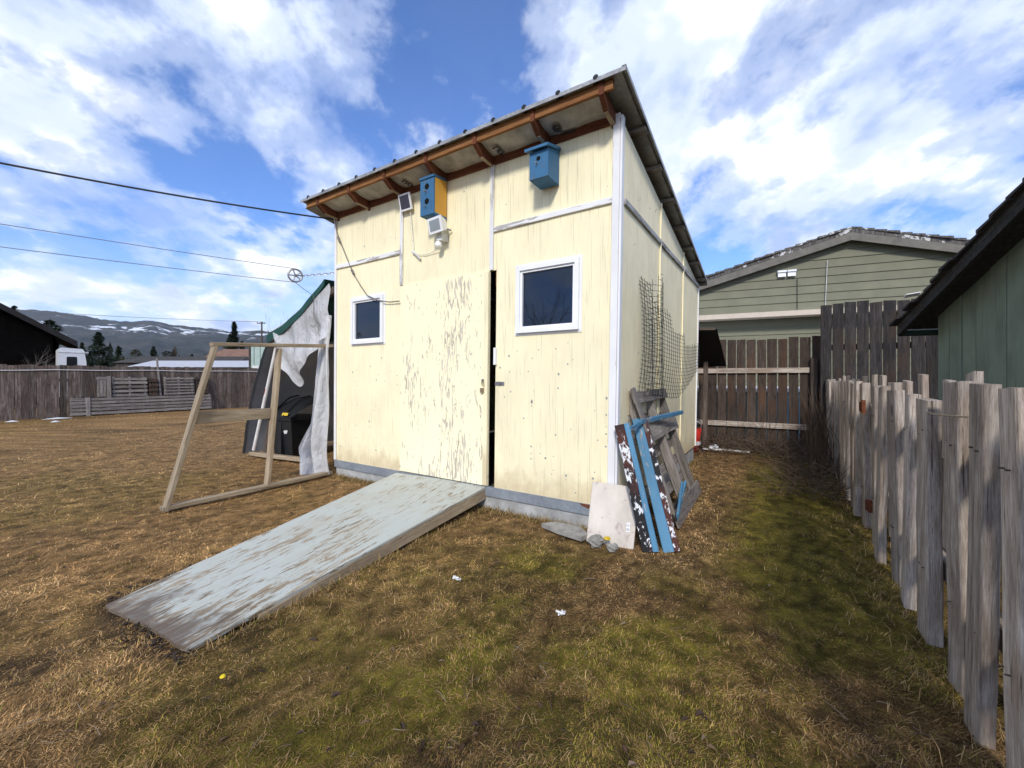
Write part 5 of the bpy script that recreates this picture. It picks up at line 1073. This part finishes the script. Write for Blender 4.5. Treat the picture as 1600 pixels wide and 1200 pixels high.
def house(name, u0, u1, ve, vr, Y, dep, wallm, roofm, label, hip=0., over=.4, ridge_x=True):
    a, b = at(u0, ve, Y), at(u1, ve, Y); zr_ = at(u0, vr, Y+dep/2).z; t = thing(name, ((a.x+b.x)/2, Y+dep/2, 0), label, 'house' if 'house' in name else 'shed'); M = Matrix.Translation((a.x, Y, 0)); w = b.x-a.x; z = a.z
    MB().box(0, w, .3, dep-.3, 0, z).build('wall', wallm, t, M); o = over; h = hip*w
    vs = [(-o, -o+.3, z-.03), (w+o, -o+.3, z-.03), (w+o, dep+o-.3, z-.03), (-o, dep+o-.3, z-.03), (h, dep/2, zr_), (w-h, dep/2, zr_)]
    MB().add(vs, [(0, 1, 5, 4), (2, 3, 4, 5), (1, 2, 5), (3, 0, 4), (3, 2, 1, 0)]).build('roof', roofm, t, M); return t, M, w, z
t, M, w, z = house('far_house', 312, 396, 562, 545.5, 42, 6, 'shed_dark', 'roof_brown', 'low house with brown shingled roof beyond the fence', .06)
MB().box(.6, 1.6, .27, .3, .9, 1.9).build('window', 'rv_window', t, M); MB().box(3, 4, .27, .3, .9, 1.9).build('window', 'rv_window', t, M)
house('far_shed', 196, 392, 573, 563.5, 29, 4, 'shed_dark', 'roof_white', 'low shed with pale snow-white metal roof just behind the fence', .02, .2)
house('far_shed', 175, 370, 566, 557, 34, 4, 'shed_dark', 'shed_dark', 'long dark roofed shed with pale ridge behind the white roof', .05, .2)
def mint():
    Y = 25; a, b = at(393, 590, Y), at(436, 590, Y); zt = at(0, 541, Y).z; t = thing('mint_shed', ((a.x+b.x)/2, Y, 0), 'pale mint ribbed metal shed between brown roof and lean-to', 'shed'); n = 9; w = (b.x-a.x)/n
    for i in range(n): MB().box(a.x+i*w, a.x+(i+1)*w-.02, Y-(.02 if i % 2 else .05), Y, 0, zt).build('wall_sheet', 'metal_mint', t)
    MB().box(a.x, b.x, Y+.01, Y+2.5, 0, zt-.02).build('body', 'metal_mint', t); MB().box(a.x-.12, a.x-.01, Y-.08, Y, 0, zt+.05).build('corner_post', 'shed_dark', t); MB().box(a.x+.1, a.x+.45, Y-.06, Y-.051, 1.75, 1.98).build('sign', 'label_white', t)
mint()
def upole():
    Y = 70; p = at(409, 503, Y); b = V(p.x, Y, 0); t = thing('utility_pole', b, 'wooden utility pole with crossarm in front of the hills', 'utility pole'); MB().tube([b, V(p.x, Y, p.z)], [.17, .12], 8).build('pole', 'bark', t); MB().box(p.x-.75, p.x+.75, Y-.17, Y-.13, p.z-.32, p.z-.20).build('crossarm', 'bark', t)
    for s in (-.6, -.2, .25, .6): MB().tube([(p.x+s, Y-.15, p.z-.2), (p.x+s, Y-.15, p.z-.02)], .05, 6).build('insulator', 'shed_dark', t)
    for s, sg in ((-.6, .8), (.6, .9)): line('power_line', (p.x+s, Y-.15, p.z-.02), (p.x-60+s, Y-22, p.z+2.2), sg, .025, 'cable_grey', ('near' if s < 0 else 'far')+' side wire sagging from the utility pole above the hills', 'power line')
upole()
# hills
def hills():
    prof = [(-500, 478), (-100, 486), (40, 487), (90, 491), (130, 496), (165, 503), (205, 506), (238, 503.5), (262, 509), (285, 512), (320, 515), (345, 517), (360, 521), (400, 519), (440, 520.5), (520, 524), (700, 528), (1000, 526), (1700, 518)]
    us = np.concatenate([np.linspace(-480, 600, 300), np.linspace(612, 1700, 70)]); pv = np.interp(us, [a for a, b in prof], [b for a, b in prof]); nt_ = 60; X = []; 
    t = np.linspace(0, 1, nt_); D0, D1 = 1500., 4300.
    U, T = np.meshgrid(us, t, indexing='ij'); PV = np.repeat(pv[:, None], nt_, 1); D = D0+(D1-D0)*T; Xc = (U-800)/FPX*D; Yc = D
    Hr = (CYP-PV)/FPX*D1+CAMH
    sh = np.clip(T/.94, 0, 1)**1.25; back = np.clip((T-.94)/.06, 0, 1)
    Z = Hr*sh*(1-.25*back)+(fbm(Xc*.004, Yc*.004, 5)-.5)*130*np.sin(np.clip(T, 0, .94)/.94*3.1416)+(fbm(Xc*.02, Yc*.02, 4)-.5)*22*sh-8*(1-sh)
    v = np.stack([Xc, Yc, Z], -1).reshape(-1, 3); i = np.arange(v.shape[0]).reshape(U.shape); f = np.stack([i[:-1, :-1], i[1:, :-1], i[1:, 1:], i[:-1, 1:]], -1).reshape(-1, 4)
    m = bpy.data.meshes.new('hills'); m.from_pydata(v.tolist(), [], f.tolist()); m.update(); tag(link('hills', m, 'hillside', smooth=True), kind='structure')
hills()
# trees on the street side of the yard (seen mirrored in the shed windows)
conifer((-23.5, -1.5, 0), 8.5, 2.2, 'tall spruce on the open side of the yard', 61, group='trees on the open side of the yard', dens=1.5)
bare_tree((-17, -6.0, 0), 6.6, 'leafless maple with spreading twigs on the open side of the yard', 62, .13, 5, .55, 'trees on the open side of the yard', 'bark')
bare_tree((-19, -10.5, 0), 7.0, 'leafless ash on the open side of the yard', 63, .12, 4, .5, 'trees on the open side of the yard', 'bark')
bare_tree((-24, 6.0, 0), 7.5, 'leafless birch beyond the board fence end', 64, .12, 4, .5, 'trees on the open side of the yard', 'bark')
conifer((-30, 4.0, 0), 7.0, 2.4, 'bushy dark fir beyond the board fence end', 65, group='trees on the open side of the yard', dens=1.5)
# ================================================================ AIR
def haze():
    s = NT('haze_air'); n = s.n; n.remove(s.b); pv = n.new('ShaderNodeVolumePrincipled'); pv.inputs['Color'].default_value = (.80, .88, 1., 1); pv.inputs['Density'].default_value = 4.2e-5; pv.inputs['Anisotropy'].default_value = 0.
    s.l.new(pv.outputs[0], n['Material Output'].inputs['Volume'])
    tag(MB().box(-7400, 7400, -7400, 7400, -40, 840).build('haze', 'haze_air'), 'thin pale blue air between the yard and the hills', 'haze', kind='stuff')
haze()
